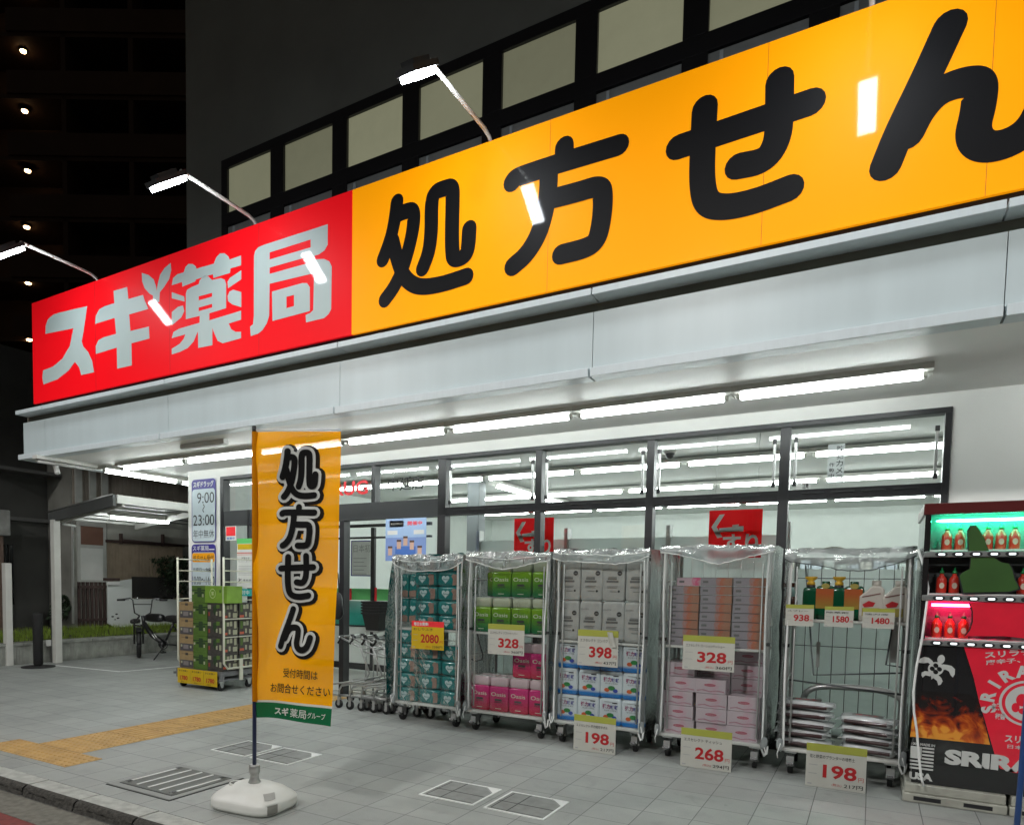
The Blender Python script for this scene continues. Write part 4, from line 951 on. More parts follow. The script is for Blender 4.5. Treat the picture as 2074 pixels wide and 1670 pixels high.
# roll packs
GREENF = grad('green_film', (.0, .12, .04), (.14, .30, .005), .02, .22, .22, coat=.3); PINKF = grad('pink_film', (.42, .006, .04), (.50, .015, .15), .02, .2, .22, coat=.3)
ROLLW = mat('paper_roll_white', (.60, .61, .58), .6); TOPG = mat('pale_green_top', (.38, .42, .30), .4); TOPP = mat('pale_pink_top', (.52, .40, .42), .4)
def rollpack(body, top):
    def f(m):
        m.puff((0, .06, .122), .2, .12, .244, body, .2, 24, 10, .002); m.puff((0, .062, .285), .194, .115, .09, top, .3, 24, 8, .003)
        for sx in (-.048, .048): m.tube([(sx, .062, .30), (sx, .062, .332)], [.046, .043], ROLLW, 14); m.tube([(sx, .062, .3325), (sx, .062, .333)], .018, BLKINK, 10)
        m.text('Oasis', (-.075, -.0035, .15), EX, EZ, .15, .036, mat('pale_print', (.6, .66, .5), .4)); m.lathe((0, 0, 0), [(.001, 0), (.001, .001)], body, 4)
        m.poly([rrect(-.038, .038, .105, .125, .0099)], BLKINK, lambda a, b: (a, -.0038, b)); m.box(-.04, .045, -.0035, -.003, .09, .096, BLKINK); m.box(-.03, .03, -.0035, -.003, .03, .035, MATS['pale_print'])
    return f
gp = P_(rollpack(GREENF, TOPG), 'paper_roll_pack', 'paper pack'); pk = P_(rollpack(PINKF, TOPP), 'paper_roll_pack', 'paper pack'); c1 = CAGES[1]
g1 = 'paper roll packs on the green and pink trolley'
for row in range(2):
    for i in range(4):
        if row == 1 and i == 0: place(gp, (c1[0]+.19, KY+.23, SHZ[1]+row*.336), .3, 'pale green paper pack turned back at the left of the upper row', g1, 'paper pack'); continue
        place(gp, (c1[0]+.118+i*.205+J(), KY+.05+J(), SHZ[1]+row*.336), J(.04), 'pale green paper roll pack in the %s row, %s from the left' % (['lower green', 'upper green'][row], ORD[i]), g1, 'paper pack')
for i in range(4): place(pk, (c1[0]+.115+i*.206+J(), KY+.045+J(), .2), J(.04), 'pink paper roll pack on the deck, %s from the left' % ORD[i], g1, 'paper pack')
for i in range(2): place(pk, (c1[0]+.125+(i+2)*.205-.02*i, KY+.09, .534), J(.04), 'pink paper roll pack of the second layer, %s one' % ['left', 'right'][i], g1, 'paper pack')
for i in range(2): place(pk, (c1[0]+.125+i*.205, KY+.2, .2), 0, 'pink paper roll pack in the rear row, %s' % ['left one', 'right one'][i], g1, 'paper pack')
t = thing('hanging_strap', 'black strap hanging in a loop under the shelf of the green paper trolley', 'strap', (c1[0]+.1, KY+.1, .6))
m = MB(); m.tube([PY(u, v, KY+.1) for u, v in ((967, 1283), (972, 1305), (978, 1325), (976, 1335), (965, 1338), (950, 1332), (940, 1326))], [.006]*7, BLK, 6); m.build('strap', t, world=True)
# grey packs and kitchen rolls
GREYF = mat('grey_film', (.40, .41, .39), .3, coat=.3, var=.12, vscale=14); GP2 = mat('grey_film_print', (.13, .135, .13), .4)
def greypack(m):
    m.puff((0, .06, .178), .2, .12, .354, GREYF, .2, 24, 12, .004)
    m.lathe((0, 0, 0), [(.001, 0), (.001, .001)], GREYF, 4)
    m.poly([[(.055+.021*math.cos(a/3), .245+.021*math.sin(a/3)) for a in range(19)]], BLKINK, lambda a, b: (a, -.0045, b)); m.poly([[(.05+.01*math.cos(a/3), .09+.01*math.sin(a/3)) for a in range(19)]], BLKINK, lambda a, b: (a, -.0045, b))
    m.text('5倍巻', (.041, -.0055, .238), EX, EZ, .028, .012, GREYF); m.box(-.05, .03, -.0048, -.004, .19, .205, GP2); m.box(-.06, .045, -.0048, -.004, .165, .182, GP2); m.box(-.045, .03, -.0048, -.004, .21, .215, GP2); m.box(-.055, .04, -.0048, -.004, .13, .134, GP2); m.box(-.055, .03, -.0048, -.004, .118, .122, GP2)
    m.text('コンパクト', (-.085, -.0048, .275), EX, EZ, .07, .014, BLKINK, .01); m.box(-.03, .03, -.0048, -.004, .085, .089, GP2)
WBLU = grad('white_blue_film', (.0, .16, .50), (.60, .66, .68), .035, .06, .25, coat=.3)
def kitchen(m):
    m.puff((0, .07, .118), .2, .14, .236, WBLU, .2, 24, 12, .003)
    A = mat('red_violet_print', (.30, .05, .14), .4); B = mat('blue_violet_print', (.05, .04, .25), .4)
    m.text('強力', (-.066, -.0045, .145), EX, EZ, .07, .042, A, .04); m.text('吸収', (.006, -.0045, .145), EX, EZ, .065, .036, B, .03); m.text('キッチンタオル', (-.05, -.0045, .125), EX, EZ, .11, .013, BLKINK, .01)
    for (a, b, r, c) in ((-.035, .075, .023, mat('orange_fruit_print', (.6, .10, .02), .4)), (.005, .092, .026, mat('green_leaf_print', (.02, .20, .04), .4)), (.04, .07, .022, mat('blue_round_print', (.03, .06, .38), .4))):
        m.poly([[(a+r*math.cos(q/2.5)*(1.2 if r > .025 else 1), b+r*.75*math.sin(q/2.5)) for q in range(16)]], c, lambda x, z, r=r: (x, -.0045-r*.02, z))
    m.box(.02, .065, -.0045, -.004, .195, .205, BLKINK); m.box(-.05, .02, -.0045, -.004, .205, .208, GP2)
gy = P_(greypack, 'grey_paper_pack', 'paper pack'); kt = P_(kitchen, 'kitchen_roll_pack', 'kitchen paper'); c2_ = CAGES[2]
g2 = 'paper packs on the middle covered trolley'
for row in range(2):
    for i in range(4): place(gy, (c2_[0]+.108+i*.2+J(), KY+.05+J(), SHZ[2]+row*.352), J(.03), 'grey paper pack with black round mark, %s row, %s from the left' % (['lower', 'upper'][row], ORD[i]), g2, 'paper pack')
for row in range(3):
    for i in range(4): place(kt, (c2_[0]+.108+i*.2+J(), KY+.045+J(), .2+row*.236), J(.04), 'white and blue kitchen paper, %s layer from the deck, %s from the left' % (ORD[row], ORD[i]), g2, 'kitchen paper')
# tissue boxes
def tb_mat(name, ca_, cb_, cc_):
    m_ = bpy.data.materials.new(name); m_.use_nodes = True; t = m_.node_tree; b = t.nodes['Principled BSDF']; b.inputs['Roughness'].default_value = .35
    tc = t.nodes.new('ShaderNodeTexCoord'); sp = t.nodes.new('ShaderNodeSeparateXYZ'); t.links.new(tc.outputs['Object'], sp.inputs[0])
    nz = t.nodes.new('ShaderNodeTexNoise'); nz.inputs['Scale'].default_value = 22; nz.inputs['Detail'].default_value = 5; nz.inputs['Distortion'].default_value = 1; t.links.new(tc.outputs['Object'], nz.inputs['Vector'])
    ad = t.nodes.new('ShaderNodeMath'); ad.operation = 'MULTIPLY_ADD'; ad.inputs[1].default_value = .12; t.links.new(nz.outputs['Fac'], ad.inputs[0]); t.links.new(sp.outputs[0], ad.inputs[2])
    r = t.nodes.new('ShaderNodeValToRGB'); r.color_ramp.elements[0].position = .05; r.color_ramp.elements[0].color = (*ca_, 1); r.color_ramp.elements[1].position = .09; r.color_ramp.elements[1].color = (*cb_, 1)
    e = r.color_ramp.elements.new(.135); e.color = (*cc_, 1)
    t.links.new(ad.outputs[0], r.inputs[0]); t.links.new(r.outputs[0], b.inputs['Base Color']); return m_
ORT = tb_mat('orange_grey_carton', (.27, .25, .27), (.42, .13, .07), (.34, .17, .11)); PNT2 = tb_mat('pink_white_carton', (.52, .43, .46), (.54, .36, .41), (.50, .42, .45)); HOT = tb_mat('hot_pink_carton', (.5, .38, .42), (.6, .08, .2), (.5, .35, .38))
def tissue(mm, h, flower=False):
    def f(m):
        m.box(-.118, .118, 0, .115, .001, h-.001, mm)
        if flower:
            FL = mat('rose_print', (.42, .10, .14), .5)
            m.poly([[(.045*math.cos(a/3), h*.58+.012*math.sin(a/3)) for a in range(19)]], FL, lambda a, b: (a, -.001, b))
            m.poly([[(-.1, h*.2), (-.05, h*.28), (0, h*.18), (.06, h*.26), (.11, h*.2), (.11, h*.12), (.05, h*.18), (0, h*.1), (-.06, h*.2), (-.1, h*.12)]], mat('pale_rose_print', (.42, .22, .27), .5), lambda a, b: (a, -.0012, b))
            m.text('ティシュー', (-.03, -.002, h*.53), EX, EZ, .06, .012, PNT2)
        else: m.box(-.118, .118, -.001, 0, h-.004, h-.001, GP2); m.box(-.1, -.06, -.001, 0, h*.35, h*.6, GP2)
    return f
tbo = P_(tissue(ORT, .069), 'tissue_box', 'tissue box'); tbh = P_(tissue(HOT, .069), 'tissue_box', 'tissue box'); tbp = P_(tissue(PNT2, .118, True), 'tissue_pack', 'tissue box')
g3 = 'tissue boxes on the tissue trolley'; c3_ = CAGES[3]; cn = ['left', 'middle', 'right']
for i in range(3):
    for row in range([7, 8, 8][i]): place(tbo, (c3_[0]+.16+i*.248+J(.003), KY+.05+i*.0+J(.004), SHZ[3]+row*.070), J(.02), 'flat grey and orange tissue box, %s upper stack, %s from the shelf' % (cn[i], ORD[row]), g3, 'tissue box')
place(tbh, (c3_[0]+.21, KY+.10, SHZ[3]+7*.070), .02, 'flat hot pink and white tissue box on top of the left upper stack', g3, 'tissue box')
for i, nrow in enumerate((5, 4, 3)):
    for row in range(nrow):
        place(tbp, (c3_[0]+.15+i*.25+J(.012), KY+.05+J(.01), .2+row*.119), J(.04), 'pale pink tissue pack on the deck, %s stack, %s from the deck' % (cn[i], ORD[row]), g3, 'tissue box')
for i, (nrow) in enumerate((5, 5, 6)):
    for row in range(nrow): place(tbp, (c3_[0]+.15+i*.245, KY+.22, .2+row*.119), 0, 'pale pink tissue pack in the rear %s stack, %s from the deck' % (cn[i], ORD[row]), g3, 'tissue box')
# bottles
X5 = CAGES[4]; sz = SHZ[4]
def at5(u): return PY(u, 1200, KY+.12).x
BRN = mat('brown_bottle', (.07, .025, .015), .25, coat=.3); DGN = mat('green_bottle', (.0, .06, .025), .2, coat=.4); YCAP = mat('yellow_cap', (.65, .38, .02), .4); LABO = grad('orange_label', (.25, .2, .03), (.35, .08, .02), .05, .14); JUG = mat('cream_jug', (.50, .47, .42), .35)
t = thing('spray_bottle', 'brown trigger spray bottle at the left of the bottle shelf', 'bottle', (at5(1602), KY+.12, sz)); t.scale = (1.3,)*3
m = MB(); m.lathe((0, 0, 0), [(.036, 0), (.037, .10), (.03, .13)], BRN); m.build('bottle', t)
m = MB(); m.lathe((0, 0, 0), [(.03, .13), (.018, .17), (.012, .185)], mat('shrink_film', (.25, .4, .38), .2)); m.build('neck', t)
m = MB(); m.box(-.04, .02, -.012, .012, .185, .21, BRN); m.tube([(-.03, 0, .19), (-.035, 0, .16)], .005, BRN, 6); m.build('trigger_head', t, bevel=.004)
for k, (ua, lab) in enumerate(((1648, 'left'), (1705, 'right'))):
    bx = at5(ua)-.02
    t = thing('pump_bottle', 'dark green bottle with yellow cap, the %s one of the two on the bottle shelf' % lab, 'bottle', (bx, KY+.12, sz), group='green bottles with yellow caps'); t.scale = (1.4,)*3
    m = MB(); m.puff((0, 0, .085), .075, .06, .175, DGN, .3); m.lathe((0, 0, 0), [(.022, .165), (.022, .185)], BLK); m.build('bottle', t); m = MB(); m.lathe((0, 0, .185), [(.02, 0), (.02, .015), (.012, .02), (.03, .035), (.03, .045)], YCAP); m.build('cap', t)
    t = thing('herb_jug', 'green jug with brown and red label, right beside the %s yellow capped bottle' % lab, 'jug', (bx+.10, KY+.13, sz), group='green jugs with printed labels'); t.scale = (1.4,)*3
    m = MB(); m.puff((0, 0, .09), .095, .07, .185, DGN, .3); m.lathe((.0, 0, .18), [(.02, 0), (.02, .025)], DGN); m.build('bottle', t)
    m = MB(); m.box(-.044, .038, -.037, -.034, .06, .165, LABO); m.poly([[(.0+.02*math.cos(a/3), .18+.014*math.sin(a/3)) for a in range(19)]], mat('olive_label', (.3, .25, .05), .5), lambda a, b: (a, -.038, b)); m.build('label', t)
for k, (ua, lab) in enumerate(((1765, 'left'), (1812, 'right'))):
    bx = at5(ua); t = thing('white_jug', 'cream white jug with slanted shoulder, %s one at the right end of the bottle shelf' % lab, 'jug', (bx, KY+.12, sz), group='cream white jugs'); t.scale = (1.35,)*3
    m = MB(); f = lambda y: (lambda a, b: (a, y, b)); out = [(-.055, 0), (.06, 0), (.06, .17), (.045, .19), (.0, .19), (-.02, .165), (-.055, .135)]
    vs = [(a, -.035, b) for a, b in out]+[(a, .035, b) for a, b in out]; n = len(out)
    m.add(vs, [tuple(range(n)), tuple(reversed(range(n, 2*n)))]+[(i, i+n, (i+1) % n+n, (i+1) % n) for i in range(n)], JUG); m.build('bottle', t, bevel=.008)
    m = MB(); m.lathe((.022, 0, .19), [(.022, 0), (.022, .03)], JUG); m.build('cap', t)
    m = MB(); m.obox((.0, -.0365, .14), (.042, 0, .010), (0, .0008, 0), (0, 0, .003), mat('jug_print', (.16, .06, .05), .5)); m.poly([[(-.04, .09), (-.01, .11), (.02, .1), (.01, .08), (-.03, .075)]], REDINK, lambda a, b: (a, -.0375, b)); m.obox((0, -.0365, .05), (.04, 0, 0), (0, .0008, 0), (0, 0, .022), mat('olive_label', (.3, .25, .05), .5)); m.build('label', t)
# soil bags
BAGW = mat('white_bag_film', (.62, .64, .64), .25, coat=.4, var=.15, vscale=12); BAGD = mat('dark_bag_print', (.05, .02, .02), .3, coat=.4, var=.3, vscale=14)
def soil(m):
    m.puff((0, .13, .035), .36, .25, .065, BAGW, .55, 26, 12, .018, 3)
    m.grid(lambda u, v: ((u-.5)*.27, .004-.010*math.sin(v*3.1)+.0-.004, .02+v*.028), 8, 4, BAGD)
    m.grid(lambda u, v: ((u-.5)*.39, -.005+v*.27, .036+.01*math.sin(u*9)), 14, 8, BAGW)
    m.grid(lambda u, v: (-.10+u*.2, .05+v*.13, .0735), 6, 4, BAGD); m.text('花の土', (-.08, .07, .0755), EX, V((0, 1, 0)), .15, .07, REDINK, .02)
so = P_(soil, 'soil_bag', 'bag')
lx, rx = PY(1630, 1450, KY+.1).x, PY(1755, 1500, KY+.1).x
for i in range(5): place(so, (lx+J(.012), KY+.04+J(.01), .2+i*.073), J(.07), 'white and dark soil bag in the left stack on the deck, %s from the deck' % ORD[i], 'soil bags on the deck', 'bag')
for i in range(4): place(so, (rx+J(.015), KY+.05+J(.01), .2+i*.07), -.1+J(.07), 'white and dark soil bag in the right stack on the deck, %s from the deck' % ORD[i], 'soil bags on the deck', 'bag')
t = thing('hand_truck_handle', 'grey metal arch handle behind the soil bags', 'handle', (-.1, 6.42, .2))
a = PY(1625, 1440, 6.42); b = PY(1833, 1440, 6.42); ar = []
for k in range(13):
    an = math.pi*(1-k/12); ex = .55; cx_ = (a.x+b.x)/2; ar.append((cx_+(b.x-a.x)/2*math.copysign(abs(math.cos(an))**ex, math.cos(an)), 6.42, .44+.20*abs(math.sin(an))**ex))
m = MB(); m.tube([(a.x, 6.42, .2)]+ar+[(b.x, 6.42, .2)], .025, GALV, 10); m.build('arch', t, world=True)

# price cards
def price(u0, u1, v0, v1, num, small, head, label, Y, yellow=False, sub=True, tilt=0):
    A, B = PY(u0, v0, Y), PY(u1, (v0+v1)/2, Y); zc = PY((u0+u1)/2, (v0+v1)/2, Y).z; hh = (PY(u0, v0, Y).z-PY(u0, v1, Y).z); hh *= .5; hw = (B.x-A.x)/2
    t = thing('price_card', label, 'price card', ((A.x+B.x)/2, Y, zc-hh), group='price cards on the trolleys'); t.rotation_euler.y = tilt
    m = MB(); m.box(-hw, hw, 0, .0025, 0, 2*hh, BRASSY if yellow else PAPER); m.build('card', t)
    m = MB(); top = .80 if yellow else .82
    m.box(-hw, hw, -.001, -.0003, 2*hh*top, 2*hh, REDB if yellow else OLIVE)
    if yellow: m.text('毎日お買得!', (-hw*.85, -.0015, 2*hh*.83), EX, EZ, hw*.9, hh*.26, WHT, .03)
    m.text(head, (-hw*.88, -.0013, 2*hh*.665), EX, EZ, hw*(1.5 if not yellow else 1.2), hh*.17, BLKINK, .005)
    m.text(num, (-hw*.42, -.0014, 2*hh*.23), EX, EZ, hw*1.12, hh*.62, REDINK, .028)
    m.text('円', (hw*.76, -.0014, 2*hh*.23), EX, EZ, hw*.17, hh*.2, REDINK)
    if small: m.text('(税込)', (-hw*.1, -.0014, 2*hh*.06), EX, EZ, hw*.32, hh*.14, REDINK); m.text(small+'円', (hw*.3, -.0014, 2*hh*.055), EX, EZ, hw*.62, hh*.19, BLKINK, .01)
    m.box(-hw*.9, -hw*.6, -.0008, -.0003, 2*hh*.5, 2*hh*.515, GRYP); m.box(-hw*.9, -hw*.62, -.0008, -.0003, 2*hh*.3, 2*hh*.315, GRYP); m.box(-hw*.92, -hw*.78, -.0008, -.0003, 2*hh*.05, 2*hh*.08, GRYP)
    m.build('printing', t); return t, hw, hh
YC = KY-.07
price(834, 899, 1258, 1314, '2080', '2288', 'おしりふき', 'yellow price card with red heading reading 2080', YC, True)
price(989, 1062, 1264, 1325, '328', '360', 'エスセレクト ソフトペーパー', 'white price card reading 328 on the green paper trolley', YC)
t, hw, hh = price(1171, 1252, 1276, 1348, '398', '437', 'エスセレクト コンパクト', 'white price card reading 398 with a curled loose corner', YC)
m = MB(); m.grid(lambda u, v: (hw*.45+u*.055+v*.03, -.004-.03*math.sin(u*2)*(1-v*.5), hh*2-.01-v*.13), 5, 5, PAPER); m.build('curled_corner', t)
price(1384, 1488, 1288, 1357, '328', '360', 'エスセレクト ローションティシュー', 'white price card reading 328 on the tissue trolley', YC)
t_, hw_, hh_ = price(1163, 1247, 1450, 1522, '198', '217', 'エスセレクト 強力吸収タオル', 'white price card reading 198 below the blue white kitchen paper', G(1205, 1522).y-.02); m = MB(); yo = YC+.06-t_.location.y
for q in (-.5, .5): m.tube([(hw_*q, -.0+.003, 2*hh_-.01), (hw_*q, yo, .185-t_.location.z)], .003, GALV, 5)
m.build('card_holder', t_)
t_, hw_, hh_ = price(1380, 1482, 1478, 1556, '268', '294', 'エスセレクト ティッシュ', 'white price card reading 268 below the tissue packs', G(1431, 1556).y-.02); m = MB(); yo = YC+.06-t_.location.y
for q in (-.5, .5): m.tube([(hw_*q, -.0+.003, 2*hh_-.01), (hw_*q, yo, .185-t_.location.z)], .003, GALV, 5)
m.build('card_holder', t_)
t_, hw_, hh_ = price(1634, 1755, 1510, 1597, '198', '217', '花と野菜のプランターの培養土', 'white price card reading 198 below the soil bags', G(1694, 1597).y-.02); m = MB(); yo = YC+.06-t_.location.y
for q in (-.5, .5): m.tube([(hw_*q, -.0+.003, 2*hh_-.01), (hw_*q, yo, .185-t_.location.z)], .003, GALV, 5)
m.build('card_holder', t_)
price(1592, 1648, 1224, 1267, '938', '', 'スプレー', 'small price card under the brown spray bottle', KY-.03)
price(1671, 1729, 1228, 1269, '1580', '', '除草剤', 'small price card between the two yellow capped bottles', KY-.03)
price(1748, 1812, 1232, 1272, '1480', '', '活力液', 'small price card under the white jugs', KY-.03)

# ================================================================== BOX TROLLEY BY THE PILLAR
BX0, BX1, BY0, BY1 = -7.80, -6.97, 6.10, 6.66
t = thing('box_trolley', 'white wire sided roll trolley loaded with drink cartons beside the pillar', 'trolley', ((BX0+BX1)/2, BY0, 0))
CREAM = mat('cream_paint', (.62, .63, .52), .4)
for X in (BX0+.0, BX1+.045):
    m = MB(); m.tube([(X, BY0+.0, 1.70), (X, BY0+.0, .36), (X, BY0+.06, .29), (X, BY1-.06, .29), (X, BY1, .36), (X, BY1, 1.70)], .014, CREAM, 8)
    for zz in (.40, .69, .92, 1.16, 1.39, 1.53, 1.68): m.tube([(X, BY0, zz), (X, BY1, zz)], .008, CREAM, 6)
    m.box(X-.012, X+.012, (BY0+BY1)/2-.025, (BY0+BY1)/2+.025, .13, .40, CREAM); m.build('side_frame', t, world=True)
DK = mat('grey_plastic_deck', (.16, .165, .17), .5)
m = MB(); m.box(BX0-.02, BX1+.02, BY0-.02, BY1+.02, .19, .25, DK); m.box(BX0-.02, BX1+.02, BY0-.02, BY1+.02, .13, .15, DK)
for x in (BX0-.02, BX1-.03): m.box(x, x+.05, BY0-.02, BY0+.03, .15, .19, DK); m.box(x, x+.05, BY1-.03, BY1+.02, .15, .19, DK)
m.build('deck', t, world=True, bevel=.004)
for sx in (-1, 1):
    for yy in (.04, .5): caster(t, sx*.36, yy, .14, False, .052)
m = MB(); m.box(BX0-.05, BX0-.02, BY0-.04, BY0+.0, .17, .2, DK); m.build('hook', t, world=True)
for k, lab in enumerate(('left', 'middle', 'right')):
    x0 = BX0+.04+k*.255; tt = thing('price_card', 'yellow price card on the box trolley base, %s one' % lab, 'price card', (x0+.12, BY0-.045, .06), group='yellow price cards on the box trolley')
    m = MB(); m.box(x0, x0+.25, BY0-.045, BY0-.042, .06, .255, BRASSY); m.build('card', tt, world=True); m = MB(); m.text(['1780', '1780', '1780'][k], (x0+.05, BY0-.0465, .10), EX, EZ, .15, .06, REDINK, .03); m.text('まとめ買い', (x0+.03, BY0-.0465, .21), EX, EZ, .18, .025, BLKINK, .01); m.text('税込', (x0+.07, BY0-.0465, .07), EX, EZ, .07, .018, BLKINK); m.build('printing', tt, world=True)
CARD = mat('carton_brown', (.30, .21, .10), .7, var=.12, vscale=12); CGRN = mat('carton_green', (.075, .15, .02), .6, var=.2, vscale=14); CGDK = mat('carton_dark_green', (.02, .05, .015), .6, var=.3, vscale=20); CDRK = mat('carton_dark', (.05, .045, .04), .6, var=.5, vscale=24); CLG = mat('carton_label', (.35, .36, .25), .6)
def cb_brown(m):
    m.box(-.14, .14, 0, .25, .002, .216, CARD); m.box(-.125, .128, -.001, 0, .01, .105, mat('carton_slate', (.07, .065, .07), .6)); m.box(-.06, .04, -.002, -.001, .035, .09, mat('carton_mauve', (.2, .18, .18), .6)); m.box(-.11, -.08, -.002, -.001, .06, .09, CLG); m.box(.07, .1, -.002, -.001, .05, .08, CLG); m.box(-.10, .12, -.001, 0, .18, .19, mat('carton_tape', (.20, .14, .07), .6)); m.box(-.02, .03, -.0015, 0, .17, .2, CDRK)
def cb_green(m):
    m.box(-.14, .14, 0, .25, .002, .216, CGRN); m.box(-.14, .14, -.001, 0, .15, .165, CGDK); m.box(-.03, .045, -.0015, 0, .07, .19, CGDK); m.box(-.08, .09, -.001, 0, .11, .14, CGDK); m.box(-.13, -.10, -.001, 0, .10, .13, CLG); m.box(.06, .085, -.001, 0, .07, .11, CLG)
def cb_tea(m):
    m.box(-.14, .14, 0, .25, .002, .216, CDRK); m.puff((0, 0, .13), .07, .004, .12, CGDK, 1); m.box(-.13, -.07, -.001, 0, .14, .19, CLG); m.box(.03, .09, -.001, 0, .15, .2, CGRN); m.box(-.12, -.09, -.001, 0, .05, .10, mat('carton_red', (.25, .05, .03), .6)); m.box(.02, .05, -.001, 0, .06, .11, CLG); m.box(.08, .12, -.001, 0, .05, .12, CLG)
def side_print(m):
    for (a0, a1, b0, b1, mm) in ((.02, .06, .10, .20, CGRN), (.07, .11, .14, .19, CLG), (.12, .16, .14, .2, CLG), (.19, .23, .11, .2, CLG), (.17, .24, .03, .09, CLG), (.10, .13, .04, .1, CLG), (.01, .08, .03, .06, mat('carton_coral', (.5, .10, .05), .6))): m.box(.140, .1412, a0, a1, b0, b1, mm)
def cb_tea2(m): cb_tea(m); side_print(m)
def cb_logo(m):
    RG = mat('carton_ring', (.62, .68, .42), .5); LG = mat('carton_lime', (.17, .32, .03), .55, var=.2, vscale=9); m.box(-.2, .2, 0, .25, .002, .216, LG)
    ring = [(-.06+.055*math.cos(a/4), .12+.06*math.sin(a/4)) for a in range(26)]; ring2 = [(-.06+.05*math.cos(a/4), .12+.055*math.sin(a/4)) for a in range(26)]
    m.poly([ring, ring2], RG, lambda a, b: (a, -.001, b)); m.text('茶', (-.085, -.0015, .095), EX, EZ, .05, .05, RG); m.poly([[(.08+.02*math.cos(a/4), .15+.02*math.sin(a/4)) for a in range(26)]], CGRN, lambda a, b: (a, -.001, b))
pb = [P_(f, 'drink_carton', 'carton') for f in (cb_brown, cb_green, cb_tea2, cb_logo)]
gb = 'cartons stacked on the box trolley'; kinds = ['brown and slate', 'olive green', 'dark patterned']
for col in range(3):
    for row in range(4):
        place(pb[col], (BX0+.165+col*.272, BY0+.0, .255+row*.2165), 0, '%s carton in the front %s stack, %s from the deck' % (kinds[col], cn[col], ORD[row]), gb, 'carton')
        place(pb[2], (BX0+.155+col*.272, BY0+.285, .255+row*.2165), 0, 'dark carton in the rear %s stack, %s from the deck' % (cn[col], ORD[row]), gb, 'carton')
place(pb[1], (BX0+.415, BY0+.0, .255+4*.2165), 0, 'olive green drink carton alone on top of the middle stack', gb, 'carton')
place(pb[3], (BX0+.745, BY0-.012, .255+4*.2165), 0, 'bright lime carton with a ring mark on top of the stacks', gb, 'carton')

# ================================================================== SHOPPING CARTS
def cart_proto():
    t = thing('shopping_cart', 'cart', 'shopping cart', (0, 0, 0)); CH = mat('cart_wire', (.48, .49, .48), .3, .8)
    m = MB()
    for y in (-.21, .21):
        m.tube([(-.36, y, .12), (-.36, y, .20), (-.32, y, .26), (.0, y*.92, .31), (.18, y*.9, .36), (.22, y*.9, .42), (.10, y*.95, .70), (-.18, y, .80)], .011, CH, 7)
        m.tube([(-.36, y, .14), (.16, y*.7, .16)], .008, CH, 6); m.tube([(.14, y*.95, .66), (.36, y*.7, .60)], .008, CH, 6)
    for x, zz in ((-.32, .25), (0, .31), (.18, .36)): m.tube([(x, -.21, zz), (x, .21, zz)], .008, CH, 6)
    m.tube([(.36, -.15, .60), (.36, .15, .60)], .008, CH, 6); m.tube([(.12, -.2, .68), (.12, .2, .68)], .008, CH, 6); m.tube([(.16, -.14, .16), (.16, .14, .16)], .008, CH, 6)
    for k in range(5): m.tube([(-.32, -.14+k*.07, .25), (.16, -.12+k*.06, .355)], .004, CH, 5)
    m.build('frame', t)
    m = MB(); m.tube([(-.18, -.24, .80), (-.18, .24, .80)], .014, CH, 8)
    for y in (-.19, 0, .19): m.tube([(-.18, y-.03, .80), (-.18, y+.03, .80)], .02, RUB, 8)
    m.tube([(-.16, -.21, .79), (-.2, -.22, .73)], .012, RUB, 6); m.build('handle', t)
    for x, y in ((-.36, -.21), (-.36, .21), (.16, -.14), (.16, .14)):
        m = MB(); m.tube([(x, y-.014, .048), (x, y+.014, .048)], .048, RUB, 14); m.tube([(x, y-.016, .048), (x, y+.016, .048)], .02, GALV, 8); m.box(x-.012, x+.02, y-.018, y-.0155, .04, .13, GALV); m.box(x-.012, x+.02, y+.0155, y+.018, .04, .13, GALV); m.build('caster', t)
    return t
cp = cart_proto(); gpc = PY(694, 1290, 6.28)
for i in range(6):
    lab = 'silver basket cart in the nested row, '+['leftmost', 'second from the left', 'third from the left', 'fourth from the left', 'fifth from the left', 'rightmost, half behind the wipes trolley'][i]
    x = -4.86+i*.165
    if i == 0: cp.location = (x, 6.30, 0); cp['label'] = lab; cp['group'] = 'nested basket carts'
    else: o = dup(cp, (x, 6.30+rnd.uniform(-.01, .01), 0), rnd.uniform(-.02, .02), lab)
BSK = mat('basket_black', (.012, .013, .013), .45)
def basket(m):
    a0, b0, a1, b1, h = .085, .07, .125, .10, .20
    bt = [(-a0, -b0), (a0, -b0), (a0, b0), (-a0, b0)]; tp = [(-a1, -b1), (a1, -b1), (a1, b1), (-a1, b1)]
    m.add([(x, y, 0) for x, y in bt]+[(x, y, h) for x, y in tp]+[(x*.97, y*.96, h) for x, y in tp]+[(x*.97, y*.96, .004) for x, y in bt],
          [(0, 1, 5, 4), (1, 2, 6, 5), (2, 3, 7, 6), (3, 0, 4, 7), (3, 2, 1, 0), (4, 5, 9, 8), (5, 6, 10, 9), (6, 7, 11, 10), (7, 4, 8, 11), (8, 9, 13, 12), (9, 10, 14, 13), (10, 11, 15, 14), (11, 8, 12, 15), (12, 13, 14, 15)], BSK)
    for s in (-1, 1): m.box(-a1-.008, a1+.008, s*b1-.008, s*b1+.008, h-.018, h+.002, BSK)
    for s in (-1, 1): m.box(s*a1-.008, s*a1+.008, -b1+.0081, b1-.0081, h-.018, h+.002, BSK)
bk = P_(basket, 'shopping_basket', 'basket'); p = PY(758, 1285, 6.42)
for i in range(5): place(bk, (p.x+.02, 6.42, .87+i*.032), 0, 'black shopping basket in the stack above the carts, %s from the bottom' % ORD[i], 'stacked black baskets', 'basket')
t = thing('basket_stand', 'low metal stand under the black basket stack', 'stand', (p.x+.02, 6.42, 0))
m = MB()
for x in (-.08, .08):
    for y in (-.07, .07): m.tube([(x, y, 0), (x, y, .86)], .008, GALV, 6)
